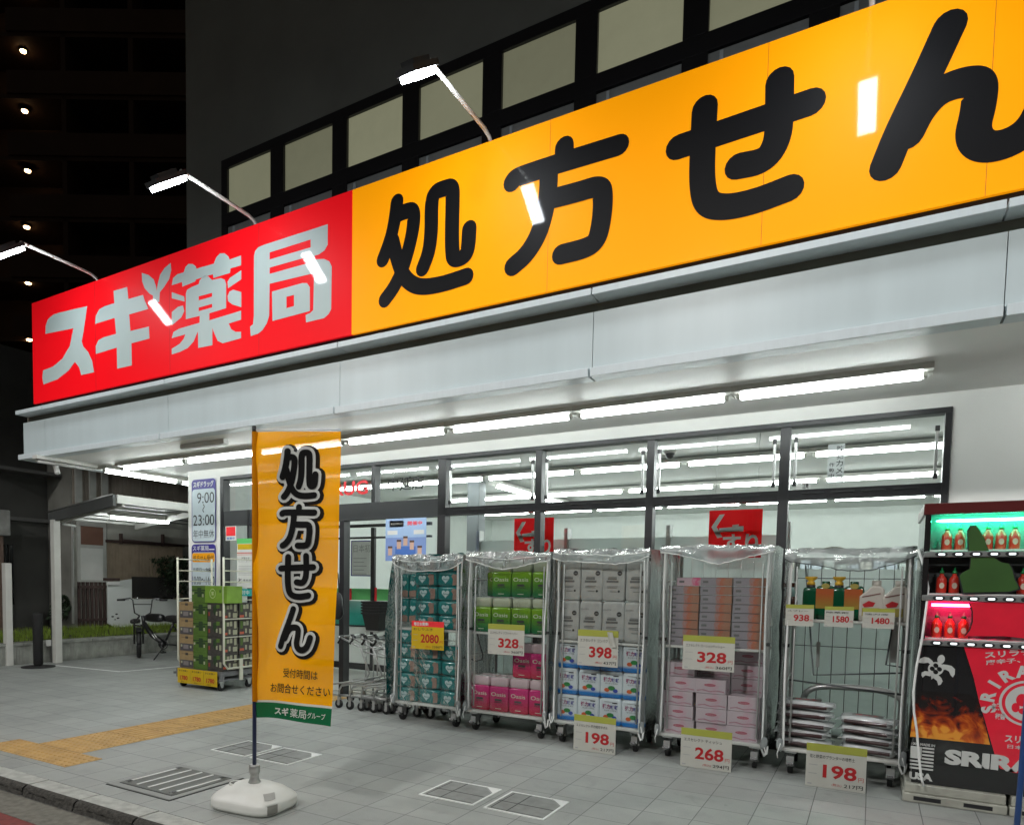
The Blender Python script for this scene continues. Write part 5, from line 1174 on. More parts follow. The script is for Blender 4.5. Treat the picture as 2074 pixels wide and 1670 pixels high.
m.box(-.09, .09, -.08, .08, .855, .868, GALV); m.build('frame', t)

# ================================================================== VENDING MACHINE
VF = 5.66
v = thing('vending_machine', 'black and red bottle vending machine glowing green and red at the right edge', 'vending machine', (.78, VF, .1))
VBK = mat('machine_black', (.012, .012, .013), .25, coat=.5, var=.1); VRD = mat('machine_red', (.10, .010, .010), .3, coat=.4)
vx0 = PY(1866, 1200, VF).x; vzt = PY(1890, 1019, VF).z; vx1 = vx0+1.08; vz0 = .125
winl = PY(1884, 1100, VF).x; wzt = PY(1960, 1036, VF).z; wzb = PY(1960, 1300, VF).z; wxr = vx1-.1
m = MB(); m.box(vx0, vx1, VF+.16, VF+.72, vz0, vzt, VBK)
m.box(vx0, winl, VF, VF+.159, vz0, vzt-.075, VBK); m.box(wxr, vx1, VF, VF+.159, vz0, vzt-.075, VBK); m.box(winl, wxr, VF, VF+.159, vz0, wzb-.01, VBK)
m.box(winl, wxr, VF+.0, VF+.159, wzt+.01, vzt-.075, VBK); m.build('cabinet', v, world=True, bevel=.004)
m = MB(); m.box(vx0-.01, vx1+.01, VF-.004, VF+.72, vzt-.074, vzt, VRD); m.build('top_band', v, world=True, bevel=.006)
Z1, Z2, Z3 = PY(1900, 1112, VF).z, PY(1890, 1200, VF).z, PY(1884, 1290, VF).z
m = MB(); BG = mat('recess_back', (.03, .035, .035), .5)
BGL = mat('recess_back_lit', (.12, .12, .12), .5)  # tube glow put into the colour: lighter back in the lit rows
m.box(winl, wxr, VF+.150, VF+.158, Z1, wzt, BGL); m.box(winl, wxr, VF+.150, VF+.158, Z2, Z1-.001, BG); m.box(winl, wxr, VF+.150, VF+.158, wzb, Z2-.001, BGL)
for z in (Z1, Z2, Z3): m.box(winl-.01, wxr, VF+.01, VF+.149, z-.012, z-.002, WHT)
m.build('shelf', v, world=True)
SEL = mat('selector_strip', (.22, .225, .22), .35, .3)
for r_, (z, xoff) in enumerate(((Z1, 0), (Z2, 0), (Z3, 0))):
    m = MB(); m.box(winl-.03, wxr, VF-.022, VF+.0095, z-.052, z-.013, SEL); m.build('selector_strip', v, world=True, bevel=.008)
    for k in range(9):
        x = winl+.062+k*.0905
        if x > wxr-.04: break
        m = MB(); m.poly([[(x+.034*math.cos(a*math.pi/9), z-.033+.0165*math.sin(a*math.pi/9)) for a in range(18)]], BLK, lambda a, b: (a, VF-.0235, b))
        m.poly([rrect(x-.016, x+.02, z-.041, z-.026, .006)], emit('button_glow', (.85, .95, .95), 1.1), lambda a, b: (a, VF-.0245, b)); m.build('selector_button', v, world=True)
GT, RT = emit('green_tube', (.06, 1.0, .50), 60), emit('red_tube', (1.0, .02, .10), 45)
zg = PY(1960, 1053, VF+.05).z; m = MB(); m.tube([(winl+.06, VF+.06, zg), (wxr-.05, VF+.06, zg)], .0085, GT, 8); m.tube([(winl+.03, VF+.06, zg), (winl+.06, VF+.06, zg)], [.002, .0085], GT, 8); m.build('green_light_tube', v, world=True)
zr = PY(1920, 1225, VF+.05).z; m = MB(); m.tube([(winl+.03, VF+.06, zr), (winl+.26, VF+.06, zr)], .0095, RT, 8); m.build('red_light_tube', v, world=True)
# bottles inside
BRED = mat('sauce_red', (.55, .035, .02), .3, coat=.3); BCLR = mat('sauce_label', (.60, .50, .40), .4); BCAP = mat('green_nozzle', (.01, .18, .05), .4)
def sauce_proto():
    t = thing('sauce_bottle', 'b', 'sauce bottle'); m = MB(); m.lathe((0, 0, 0), [(.027, 0), (.029, .01), (.029, .085), (.025, .10), (.012, .118), (.011, .13)], BRED, 16); m.build('bottle_body', t)
    m = MB(); m.lathe((0, 0, .13), [(.013, 0), (.013, .015), (.006, .02), (.002, .04)], BCAP, 12); m.build('nozzle', t)
    m = MB(); m.poly([[(.014*math.cos(a/3), .05+.02*math.sin(a/3)) for a in range(19)]], BCLR, lambda a, b: (a, -.0295, b)); m.build('emblem', t); return t
sp_ = sauce_proto(); first = True; gs = 'sauce bottles in the vending machine'
for r_, (z, us) in enumerate(((Z1, (1918, 1945, 2001, 2028, 2056)), (Z2, (1912, 1938, 2078)), (Z3, (1907, 1934, 1962)))):
    for k, u in enumerate(us):
        x = PY(u, 1100, VF+.06).x; lab = 'red sauce bottle on the %s shelf of the machine, %s from the left' % (['top', 'middle', 'bottom'][r_], ORD[k]); zz = z-.001
        if first: sp_.location = (x, VF+.085, zz); sp_['label'] = lab; sp_['group'] = gs; first = False
        else: dup(sp_, (x, VF+.085, zz), 0, lab)
def pf(y): return lambda a, b: (PY(a, b, VF).x, y, PY(a, b, VF).z)
def V4(*p): return [(1840+a/5.218, 1000+b/5.219) for a, b in p]
GC = mat('green_cutout', (.035, .10, .018), .4, coat=.4, var=.25, vscale=3); RC = mat('red_cutout', (.60, .010, .03), .35, coat=.5, var=.15, vscale=5, emis=.10)
def plate(m, pts, mm, y, rim=None, th=.004):
    f = pf(y); fb = pf(y+th)
    m.poly([pts], mm, f); n = len(pts); m.add([f(a, b) for a, b in pts]+[fb(a, b) for a, b in pts], [(i, (i+1) % n, (i+1) % n+n, i+n) for i in range(n)], BLK)
hand = V4((630, 400), (660, 345), (720, 345), (760, 400), (800, 470), (830, 560), (870, 650), (930, 690), (980, 722), (1060, 735), (1095, 800), (1120, 900), (1160, 980), (1160, 1000), (1060, 1030), (580, 1040), (540, 860), (570, 830), (650, 790), (660, 700), (640, 600), (632, 500))
m = MB(); cxh = sum(a for a, b in hand)/len(hand); cyh = sum(b for a, b in hand)/len(hand)
plate(m, [(cxh+(a-cxh)*1.06, cyh+(b-cyh)*1.035) for a, b in hand], BLK, VF-.0035); plate(m, hand, GC, VF-.006, th=.002); m.build('green_cutout', v, world=True)
redc = V4((650, 1150), (1221+60, 1135), (1300, 1530), (1000, 1500), (600, 1500), (650, 1440), (680, 1350), (680, 1240))
m = MB(); cxh = sum(a for a, b in redc)/len(redc); cyh = sum(b for a, b in redc)/len(redc); plate(m, [(a-3, b) for a, b in redc], BLK, VF-.0035); plate(m, redc, RC, VF-.006, th=.002); m.build('red_cutout', v, world=True)
def V5(*p): return [(1830+a/4.512, 1300+b/4.513) for a, b in p]
# lower printed door
lz1 = wzb-.03
m = MB(); red2 = V5((545, 20), (1101, 40), (1300, 60), (1300, 1215), (1010, 1190), (880, 1150), (835, 1030), (790, 880), (740, 700), (690, 540), (640, 320))
plate(m, red2, RC, VF-.004); m.build('red_graphic', v, world=True)
FLM = bpy.data.materials.new('flame_print'); FLM.use_nodes = True; t_ = FLM.node_tree; b_ = t_.nodes['Principled BSDF']; b_.inputs['Roughness'].default_value = .25; b_.inputs['Coat Weight'].default_value = .5
tc = t_.nodes.new('ShaderNodeTexCoord'); sp = t_.nodes.new('ShaderNodeSeparateXYZ'); t_.links.new(tc.outputs['Object'], sp.inputs[0]); nz = t_.nodes.new('ShaderNodeTexNoise'); nz.inputs['Scale'].default_value = 7; nz.inputs['Detail'].default_value = 7; nz.inputs['Distortion'].default_value = 1.6; t_.links.new(tc.outputs['Object'], nz.inputs['Vector'])
fz0, fz1 = PY(1900, 1500, VF).z, PY(1900, 1400, VF).z
mr = t_.nodes.new('ShaderNodeMapRange'); mr.inputs[1].default_value = fz0; mr.inputs[2].default_value = fz1+.06; mr.inputs[3].default_value = .34; mr.inputs[4].default_value = -.30; t_.links.new(sp.outputs[2], mr.inputs[0])
ad = t_.nodes.new('ShaderNodeMath'); t_.links.new(mr.outputs[0], ad.inputs[0]); t_.links.new(nz.outputs['Fac'], ad.inputs[1])
rp = t_.nodes.new('ShaderNodeValToRGB'); e = rp.color_ramp.elements; e[0].position = .42; e[0].color = (.010, .008, .008, 1); e[1].position = .80; e[1].color = (.75, .30, .03, 1)
for ps, c in ((.50, (.09, .01, .005, 1)), (.60, (.32, .035, .005, 1)), (.70, (.55, .11, .01, 1))): q = rp.color_ramp.elements.new(ps); q.color = c
t_.links.new(ad.outputs[0], rp.inputs[0]); t_.links.new(rp.outputs[0], b_.inputs['Base Color'])
m = MB(); m.poly([V5((60, 860), (790, 935), (690, 540), (640, 480), (130, 440), (90, 600))], FLM, pf(VF-.0015)); o = m.build('flame_graphic', v, world=False); o.location = -V(v.location)
LWH = mat('machine_white_print', (.55, .56, .54), .4, coat=.3)
m = MB(); a = PY(1912, 1547, VF); z1_ = PY(1912, 1508, VF).z; m.text('SRIRACHA', (a.x, VF-.0055, a.z+.004), EX, EZ, .86, .102, LWH, .06)
a = PY(1845, 1503, VF); w_ = PY(1893, 1503, VF).x-a.x; m.text('100% MADE IN', (a.x+.003, VF-.002, a.z-.012), EX, EZ, w_, .018, LWH, .03); zt = a.z-.02
for k in range(7): m.box(a.x+(w_*.5 if k < 4 else 0), a.x+w_, VF-.002, VF-.0005, zt-.012-k*.0235, zt-k*.0235, LWH)
m.box(a.x, a.x+w_*.48, VF-.002, VF-.0005, zt-.082, zt, LWH); m.text('USA', (a.x, VF-.002, zt-.225), EX, EZ, w_, .05, LWH, .06); m.build('lettering', v, world=True)
# arc lettering + round emblem
cc = PY(2082, 1424, VF); R_ = .145
m = MB()
for k, ch in enumerate('SRIRACHA'):
    an = math.radians(196-k*24); o_ = V((cc.x+R_*1.14*math.cos(an), VF-.0055, cc.z+R_*1.14*math.sin(an))); exx = V((math.sin(an), 0, -math.cos(an))); ezz = V((math.cos(an), 0, math.sin(an)))
    m.text(ch, o_-exx*.0, exx, ezz, None, .075, LWH, .05, 'c')
circ = [(cc.x+R_*math.cos(a*math.pi/20), cc.z+R_*math.sin(a*math.pi/20)) for a in range(40)]; c2c = [(cc.x+R_*.9*math.cos(a*math.pi/20), cc.z+R_*.9*math.sin(a*math.pi/20)) for a in range(40)]; c3c = [(cc.x+R_*.78*math.cos(a*math.pi/20), cc.z+R_*.78*math.sin(a*math.pi/20)) for a in range(40)]
fy = lambda a, b: (a, VF-.0055, b)
m.poly([circ, c2c], LWH, fy); m.poly([c3c], LWH, fy)
for (a, b, r1, r2) in ((-.03, .02, .03, .04), (-.06, -.03, .02, .03), (-.02, -.05, .025, .02)): m.poly([[(cc.x+a+r1*math.cos(q/3), cc.z+b+r2*math.sin(q/3)) for q in range(19)]], RC, lambda a, b: (a, VF-.0065, b))
m.build('round_emblem', v, world=True)
m = MB(); a = PY(1995, 1333, VF); exr = V((.985, 0, .17)); ezr = V((-.17, 0, .985))
m.text('スリラチャ純国', a, exr, ezr, .42, .045, LWH, .03); a = PY(1997, 1346, VF); m.text('唐辛子、にんにく', V((a.x, VF-.0055, a.z)), exr, ezr, .40, .032, LWH, .02)
a = PY(2034, 1502, VF); m.text('スリラチャ', V((a.x, VF-.0055, a.z)), EX, EZ, .22, .05, LWH, .03); a = PY(2040, 1514, VF); m.text('日本初上陸', V((a.x, VF-.0055, a.z)), EX, EZ, .2, .026, LWH, .01)
a = PY(2008, 1436, VF); m.text('辣', V((a.x, VF-.0055, a.z)), EX, EZ, .045, .045, LWH, .02); a = PY(2015, 1455, VF); m.text('椒醬', V((a.x, VF-.0055, a.z)), EX, EZ, .05, .04, LWH, .02)
for vv in m.v[:1]: pass
m.v = [(x, min(y, VF-.0055), z) for x, y, z in m.v]; m.build('slogan', v, world=True)
# turtle mark
m = MB(); S5 = lambda *p: V5(*p)
shell = [(295+62*math.cos(a/3.2), 240+65*math.sin(a/3.2)) for a in range(20)]
def oval(cx_, cy_, a, b, ro): return [(cx_+a*math.cos(k/3.2)*math.cos(ro)-b*math.sin(k/3.2)*math.sin(ro), cy_+a*math.cos(k/3.2)*math.sin(ro)+b*math.sin(k/3.2)*math.cos(ro)) for k in range(20)]
f1, f2, f3 = pf(VF-.002), pf(VF-.0028), pf(VF-.0036)
m.poly([V5(*[(295+72*math.cos(a/3.2), 240+62*math.sin(a/3.2)) for a in range(20)])], LWH, f2)
m.poly([V5(*oval(343, 155, 34, 42, .3))], LWH, f1)
m.poly([V5((132, 185), (150, 150), (190, 132), (230, 140), (262, 165), (280, 200), (245, 200), (225, 185), (185, 190))], LWH, f1)
m.poly([V5((355, 200), (400, 205), (440, 215), (470, 245), (468, 290), (450, 320), (430, 300), (415, 265), (385, 250), (350, 250))], LWH, f1)
m.poly([V5((165, 275), (195, 262), (235, 265), (260, 290), (245, 310), (200, 300), (175, 322), (163, 300))], LWH, f1)
m.poly([V5((250, 290), (310, 290), (345, 325), (358, 355), (340, 385), (318, 392), (305, 350), (270, 325), (255, 340))], LWH, f1)
for (a, b) in ((295, 212), (262, 240), (328, 245), (293, 270)): m.poly([V5(*oval(a, b, 24, 20, .5))], VBK, f3)
m.build('turtle_mark', v, world=True)
for k in range(2):
    t = thing('machine_base', 'weathered pale plastic base block under the vending machine, %s one' % ['left', 'right'][k], 'base block', (.26+k*.57+.28, VF-.02, 0), group='base blocks under the vending machine')
    BS = mat('weathered_plastic', (.36, .36, .31), .6, var=.25, vscale=9)
    m = MB(); x0 = .235+k*.565; x1 = x0+.555; m.box(x0, x1, VF-.05, VF+.7, .0, .06, BS); m.box(x0+.008, x1-.008, VF-.035, VF+.7, .0601, .123, BS); m.build('block', t, world=True, bevel=.008)
    for q in (.06, .33): m = MB(); m.box(x0+q, x0+q+.15, VF-.0515, VF-.0502, .018, .044, BLK); m.build('slot', t, world=True)

# ================================================================== LEFT SIDE: BIKE SHELTER, POSTS, BICYCLE
t = thing('bike_shelter', 'grey and white lean-to bike shelter roof with a white front post', 'shelter', (-11.5, 6.6, 0))
SHD = mat('shelter_dark', (.075, .08, .078), .5); SW = mat('shelter_white', (.62, .62, .58), .4)
m = MB(); m.box(-11.56, -11.45, 6.55, 6.66, 0, 2.36, SW); m.build('post', t, world=True, bevel=.004)
m = MB(); m.box(-11.60, -11.562, 6.56, 6.66, 0, 2.42, SHD); m.tube([(-11.62, 6.7, 1.1), (-11.62, 6.7, 1.12)], .01, SHD); m.box(-11.62, -11.57, 6.48, 6.545, .28, .38, WHT); m.build('downpipe', t, world=True)
A0 = V((-11.66, 6.6, 2.40)); A1 = V((-9.89, 6.6, 2.60))
m = MB()
d = (A1-A0)/2; m.obox((A0+A1)/2+V((0, 0, .0)), d, (0, .025, 0), (0, 0, .085), SHD); m.tube([A0+V((0, -.03, .09)), A1+V((0, -.03, .09))], .012, GALV, 6); m.build('front_beam', t, world=True)
m = MB()
for yy in (6.75, 8.2, 9.6, 11.0): m.obox((A0+A1)/2+V((0, yy-6.6, -.03)), d, (0, .02, 0), (0, 0, .05), SW)
for k in range(7):
    f = k/6; c = A0.lerp(A1, f); m.box(c.x-.02, c.x+.02, 6.63, 11.2, c.z-.005, c.z+.035, SW)
m.box(A1.x-.03, A1.x+.03, 6.63, 11.2, A1.z-.04, A1.z+.085, SW); m.build('roof_frame', t, world=True)
m = MB(); m.obox((A0+A1)/2+V((0, 2.3, .075)), d, (0, 2.3, 0), (0, 0, .004), clear('roof_polycarbonate', (.3, .3, .3), .5, .3, .6, (.25, .26, .25))); m.build('roof_sheet', t, world=True)
m = MB(); m.tube([(-11.53, 6.75, 2.30), (-11.6, 7.0, 2.29), PX(147, 1066, -12.5), PX(148, 1262, -12.5)], .022, WHT, 8); m.build('drain_pipe', t, world=True)
t = thing('fluorescent_light', 'lit white tube light under the bike shelter roof', 'ceiling light', (-10.8, 7.7, 2.42))
m = MB(); m.box(-.04, .04, -.6, .6, .03, .09, WMET); m.build('batten', t); m = MB(); m.tube([(0, -.55, 0), (0, .55, 0)], .02, TUBEM, 8); m.build('tube', t)
t = thing('white_bollard', 'slim white square post at the left edge of the photo', 'post', (-11.70, 5.93, 0))
m = MB(); m.box(-.06, .05, -.05, .05, 0, 1.63, SW); m.build('post', t, bevel=.006); m = MB(); m.box(-.12, -.085, .0, .05, 0, .66, SW); m.build('side_strip', t)
t = thing('black_post', 'black padded post on a round flat base beside the shelter post', 'post', (-11.16, 6.10, 0))
m = MB(); m.lathe((0, 0, 0), [(.24, 0), (.24, .012), (.06, .03)], RUB, 28); m.build('base', t); m = MB(); m.lathe((0, 0, .03), [(.055, 0), (.068, .02), (.075, .78), (.07, .82), (.03, .83)], mat('black_wrap', (.012, .012, .012), .8, bump=.4)); m.build('post', t)
# bicycle
def wheel(m, c, r, ax, tyre=.026):
    c = V(c); ax = V(ax).normalized(); a = ax.cross(V((0, 0, 1))).normalized(); b = V((0, 0, 1)); n = 32
    pts = [c+(a*math.cos(2*math.pi*k/n)+b*math.sin(2*math.pi*k/n))*(r-tyre) for k in range(n+1)]; return pts, a, b
GPOS = V((-11.12, 7.86, 0)); fdir = V((.975, .22, 0)).normalized(); BKM = mat('bike_black', (.010, .010, .011), .3, coat=.4); SPK = mat('spoke_steel', (.6, .6, .58), .3, .9)
bike = thing('electric_bicycle', 'black fat tyre electric bicycle with high handlebar parked by the low wall', 'bicycle', GPOS)
def bk_wheel(c, ax, name):
    m = MB(); r = .255; pts, a, b = wheel(m, c, r, ax, .04); m.tube(pts, .04, RUB, 10); w = m.build('wheel', bike)
    m = MB()
    for k in range(24):
        an = 2*math.pi*k/24; m.tube([V(c)+V(ax)*.03*(-1)**k, V(c)+(a*math.cos(an)+b*math.sin(an))*(r-.07)], .004, SPK, 4)
    m.tube([V(c)-V(ax)*.05, V(c)+V(ax)*.05], .03, SPK, 10); m.tube([V(c)+(a*math.cos(2*math.pi*k/24)+b*math.sin(2*math.pi*k/24))*(r-.075) for k in range(25)], .012, SPK, 6); o = m.build('rim', w)
sx_ = V((.80, -.55, 0)).normalized(); axf = V((-sx_.y, sx_.x, 0))
cf = V((0, 0, .255)); cr = fdir*1.08+V((0, 0, .255)); bk_wheel(cf, axf, 'f'); bk_wheel(cr, V((-fdir.y, fdir.x, 0)), 'r')
m = MB(); hd = fdir*.12+V((0, 0, .62)); ht_ = fdir*.09+V((0, 0, .76)); bb = fdir*.56+V((0, 0, .27))
m.tube([hd+V((0, 0, -.02)), ht_], .03, BKM, 10); m.tube([hd, fdir*.3+V((0, 0, .42)), bb], .046, BKM, 10); m.tube([bb, fdir*.78+V((0, 0, .7))], .02, BKM, 8); m.tube([bb, cr], .016, BKM, 8); m.tube([fdir*.75+V((0, 0, .6)), cr], .014, BKM, 8)
m.tube([fdir*.16+V((0, 0, .70)), fdir*.62+V((0, 0, .70)), fdir*.95+V((0, 0, .66))], .03, BKM, 8); m.build('frame', bike)
m = MB()
for s in (-1, 1): m.tube([cf+axf*.07*s, cf+axf*.075*s+V((0, 0, .35)), ht_+axf*.05*s], .017, BKM, 8)
m.tube([cf+V((0, 0, .33))-axf*.08, cf+V((0, 0, .33))+axf*.08], .02, BKM, 6); m.build('fork', bike)
m = MB(); m.grid(lambda u, v_: cf+V((0, 0, 0))+sx_*(-math.cos(math.radians(35+u*95))*.30)+V((0, 0, math.sin(math.radians(35+u*95))*.30))+axf*(v_-.5)*.10, 10, 3, BKM); m.build('mudguard', bike)
m = MB(); hb = ht_+V((0, 0, .28))
for s in (-1, 1): m.tube([ht_+axf*.05*s, ht_+axf*.13*s+V((0, 0, .05)), hb+axf*.16*s, hb+axf*.20*s+V((0, 0, .03)), hb+axf*.40*s+sx_*.05+V((0, 0, -.0))], .012, BKM, 8)
m.tube([hb-axf*.15+V((0, 0, -.08)), hb+axf*.15+V((0, 0, -.08))], .009, BKM, 6)
for s in (-1, 1): m.tube([hb+axf*.28*s+sx_*.03, hb+axf*.41*s+sx_*.055], .018, RUB, 8)
m.build('handlebar', bike)
m = MB(); m.tube([hb-axf*.22-sx_*.03, hb-axf*.40-sx_*.06], .006, CHROME, 6); m.tube([hb+axf*.22-sx_*.03, hb+axf*.40-sx_*.06], .006, CHROME, 6); m.puff(hb-axf*.1+V((0, 0, .03)), .09, .06, .03, CHROME, .7); m.build('brake_lever', bike)
m = MB(); m.puff(fdir*.36+V((0, 0, .73)), .46, .16, .15, BKM, .6); m.build('tank_cover', bike, rz=0)
m = MB(); m.puff(fdir*.83+V((0, 0, .735)), .52, .20, .11, mat('seat_leather', (.014, .013, .013), .5), .6); m.build('seat', bike)
m = MB(); m.lathe(V((-.12, -.02, .64)), [(.03, -.03), (.055, -.01), (.055, .03), (.03, .05)], BKM); m.puff(V((-.07, 0, .66)), .18, .10, .09, BKM, .7); m.build('headlamp', bike)
m = MB(); c_ = bb; pts = [c_+V((-fdir.y, fdir.x, 0))*-.03+fdir*.085*math.cos(k*math.pi/12)+V((0, 0, .085*math.sin(k*math.pi/12))) for k in range(25)]; m.tube(pts, .008, BKM, 6); m.tube([c_+V((0, -.08, 0)), c_+V((.08, -.09, -.12))], .012, BKM, 6); m.box(c_.x+.04, c_.x+.14, c_.y-.15, c_.y-.07, c_.z-.14, c_.z-.12, BKM); m.tube([c_+V((0, .0, 0)), c_+V((0, -.09, 0))], .05, BKM, 14); m.build('crank', bike)
m = MB(); m.tube([bb+V((.02, -.02, -.03)), bb+V((-.06, -.18, -.27))], .011, BKM, 6); m.build('kickstand', bike)
m = MB(); o_ = fdir*.36+V((0, -.04, .40)); dd = V((.62, 0, -.5)).normalized(); m.tube([o_+V((-.03, -.0, .03)), o_+dd*.10+V((-.03, 0, .03))], .009, LWH, 6); m.tube([o_+V((.02, 0, .05)), o_+dd*.10+V((.02, 0, .05))], .009, LWH, 6); m.build('frame_mark', bike)

# low wall, grass, neighbours
t = thing('low_block_wall', 'low grey ribbed block wall in front of the grass strip', 'wall', (-11.8, 8, 0))
RIB = mat('ribbed_block', (.30, .31, .28), .8, var=.35, vscale=6, bump=.3)
m = MB(); m.box(-11.92, -11.70, 3.0, 16, 0, .30, RIB)
for k in range(260): yy = 3.0+k*.05; m.box(-11.70, -11.692, yy, yy+.035, .02, .285, RIB)
m.build('block_face', t, world=True)
m = MB()
for k in range(33): m.box(-11.94, -11.68, 3.0+k*.395, 3.0+k*.395+.388, .301, .352, RIB)
m.build('coping', t, world=True, bevel=.006)
SOIL = mat('soil', (.05, .045, .03), .9, var=.4, vscale=30)
m = MB(); m.box(-40, -11.93, 2.8, 40, -.3, .33, SOIL); m.quad((-11.93, 2.8, .335), (-11.93, 16, .335), (-12.55, 16, .47), (-12.55, 2.8, .47), SOIL); m.box(-40, -12.55, 2.8, 40, .33, .47, SOIL); struct(m.build('raised_ground'))
GRS = mat('grass_blade', (.17, .25, .02), .6, var=.3, vscale=8); m = MB()
for k in range(9000):
    x = -12.55+rnd.random()*.62; y = 3.2+rnd.random()*9.5; z = .33+(-x-11.93)/.62*.14; a = rnd.random()*6.28; h = .05+rnd.random()*.07; dx, dy = math.cos(a)*.006, math.sin(a)*.006
    m.add([(x-dx, y-dy, z), (x+dx, y+dy, z), (x+rnd.uniform(-.03, .03), y+rnd.uniform(-.03, .03), z+h)], [(0, 1, 2)], GRS)
struct(m.build('grass'), 'stuff')
HX = -12.8
def hb_box(m, u0, u1, v0, v1, x, th, mm, zmin=-9):
    ya, yb = PX(u0, (v0+v1)/2, x).y, PX(u1, (v0+v1)/2, x).y; za = PX((u0+u1)/2, v1, x).z; zb_ = PX((u0+u1)/2, v0, x).z
    m.box(x-th, x, ya, yb, max(za, zmin), zb_, mm)
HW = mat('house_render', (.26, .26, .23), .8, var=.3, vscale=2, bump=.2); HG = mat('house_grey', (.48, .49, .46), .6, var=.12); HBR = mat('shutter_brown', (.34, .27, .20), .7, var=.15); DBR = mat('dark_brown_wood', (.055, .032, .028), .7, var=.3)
h = thing('neighbour_house', 'dim old house with corrugated cladding and brown shutters behind the low wall', 'house', (-13.5, 9.5, .47))
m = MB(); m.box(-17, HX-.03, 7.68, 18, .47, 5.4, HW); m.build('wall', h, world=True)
CORR = mat('corrugated_cladding', (.30, .26, .22), .7, var=.25, vscale=3)
m = MB(); y = 7.7; k = 0
while y < 12.5:
    m.box(HX-.03, HX+.0+(.012 if k % 2 else 0), y, y+.045, 2.75, 5.3, CORR); y += .0452; k += 1
for y_ in (7.72, 8.0, 8.25): m.box(HX+.013, HX+.05, y_, y_+.13, 2.75, 5.3, HG)
m.build('cladding', h, world=True)
m = MB(); hb_box(m, 158, 216, 1056, 1178, HX+.03, .05, HG, .5); m.build('door_frame', h, world=True)
m = MB(); hb_box(m, 164, 209, 1066, 1103, HX+.04, .02, mat('brown_window', (.16, .08, .055), .5)); hb_box(m, 164, 209, 1110, 1174, HX+.04, .02, mat('door_white', (.66, .67, .64), .5)); m.build('door', h, world=True)
m = MB(); y0_, y1_ = PX(217, 1130, HX).y, PX(366, 1130, HX).y; k = 0; y = y0_; zt_ = PX(250, 1100, HX).z
while y < y1_: m.box(HX-.03, HX+(.02 if k % 2 else .008), y, y+.038, .55, zt_, HBR); y += .0382; k += 1
m.box(HX-.03, HX+.07, y0_-.05, y1_+.05, zt_, zt_+.05, DBR); m.build('shutter', h, world=True)
m = MB(); m.box(HX-.02, HX+.012, y0_, y1_+1, zt_+.06, 2.62, mat('upper_panel', (.48, .48, .43), .7, var=.15, vscale=3)); m.build('upper_panel', h, world=True)
m = MB(); ya, yb = PX(240, 1100, HX).y, PX(365, 1100, HX).y; m.tube([(HX+.1, ya, 2.18), (HX+.1, yb+.3, 2.14)], .015, DBR, 6); m.box(HX+.02, HX+.1, ya, ya+.03, 2.1, 2.3, DBR); m.box(HX+.02, HX+.1, yb-.5, yb-.47, 2.1, 2.35, DBR); m.build('drying_pole', h, world=True)
f = thing('wooden_fence', 'dark reddish slatted gate left of the white sheet fence', 'fence', (HX+.2, 8.0, .47))
m = MB(); y = PX(158, 1200, HX+.2).y; ye_ = PX(215, 1200, HX+.2).y
while y < ye_: m.box(HX+.18, HX+.2, y, y+.05, .5, PX(185, 1178, HX+.2).z, DBR); y += .085
m.build('slat', f, world=True); m = MB(); y = PX(158, 1200, HX+.2).y
for z in (.6, 1.22): m.box(HX+.2, HX+.23, y, ye_, z, z+.05, DBR)
m.build('rail', f, world=True)
f = thing('sheet_fence', 'pale grey sheet fence with a stepped top and a dark window gap', 'fence', (HX+.3, 9.2, .47)); PG = mat('pale_sheet', (.60, .63, .61), .5, var=.08, vscale=2)
m = MB(); XF = HX+.32
pts = [(218, 1178), (267, 1172), (267, 1212), (372, 1213), (372, 1268), (232, 1269), (219, 1262)]; pl = [(PX(u, v_, XF).y, PX(u, v_, XF).z) for u, v_ in pts]
m.poly([pl], PG, lambda a, b: (XF, a, b)); n = len(pl); m.add([(XF, a, b) for a, b in pl]+[(XF-.03, a, b) for a, b in pl], [(i, (i+1) % n, (i+1) % n+n, i+n) for i in range(n)], PG); m.build('sheet', f, world=True)
m = MB()
for (a, b, r) in ((228, 1248, .03), (236, 1243, .03), (239, 1251, .03), (233, 1254, .02)):
    c = PX(a, b, XF); m.poly([[(c.y+r*math.cos(q/3), c.z+r*.5*math.sin(q/3)) for q in range(19)]], BLKINK, lambda a, b: (XF+.002, a, b))
m.build('dark_spots', f, world=True)
m = MB(); hb_box(m, 212, 243, 1170, 1176, XF+.06, .05, DBR); hb_box(m, 218, 243, 1177, 1184, XF+.05, .04, WHT); m.build('letter_box', f, world=True)
m = MB(); hb_box(m, 268, 362, 1168, 1210, XF-.1, .02, mat('gap_dark', (.02, .018, .016), .8)); m.build('dark_panel', f, world=True)
# shrub
def shrub(c, r, n, label, seed):
    rr = random.Random(seed); t = thing('shrub', label, 'shrub', c); LM = mat('leaf_dark', (.022, .045, .018), .6, var=.3, vscale=9)
    m = MB(); m.tube([(0, 0, 0), (0, .02, r*.8)], [.03, .015], DBR, 6)
    for k in range(5): a = k*1.3; m.tube([(0, 0, r*.4), (math.cos(a)*r*.6, math.sin(a)*r*.6, r*1.1)], [.015, .005], DBR, 5)
    m.build('trunk', t); m = MB()
    for k in range(n):
        a = rr.random()*6.28; q = rr.random()**.5*r; zz = rr.random()**.8; p = V((math.cos(a)*q*.75, math.sin(a)*q*.9, .15+zz*r*1.9)); p += V(noise.noise_vector(p*3))*.15
        s = rr.uniform(.03, .06); d1 = V((rr.uniform(-1, 1), rr.uniform(-1, 1), rr.uniform(-1, 1))).normalized()*s; d2 = d1.cross(V((rr.random(), rr.random(), 1))).normalized()*s*.45
        m.add([p-d1, p+d2, p+d1, p-d2], [(0, 1, 2, 3)], LM)
    m.build('crown', t)
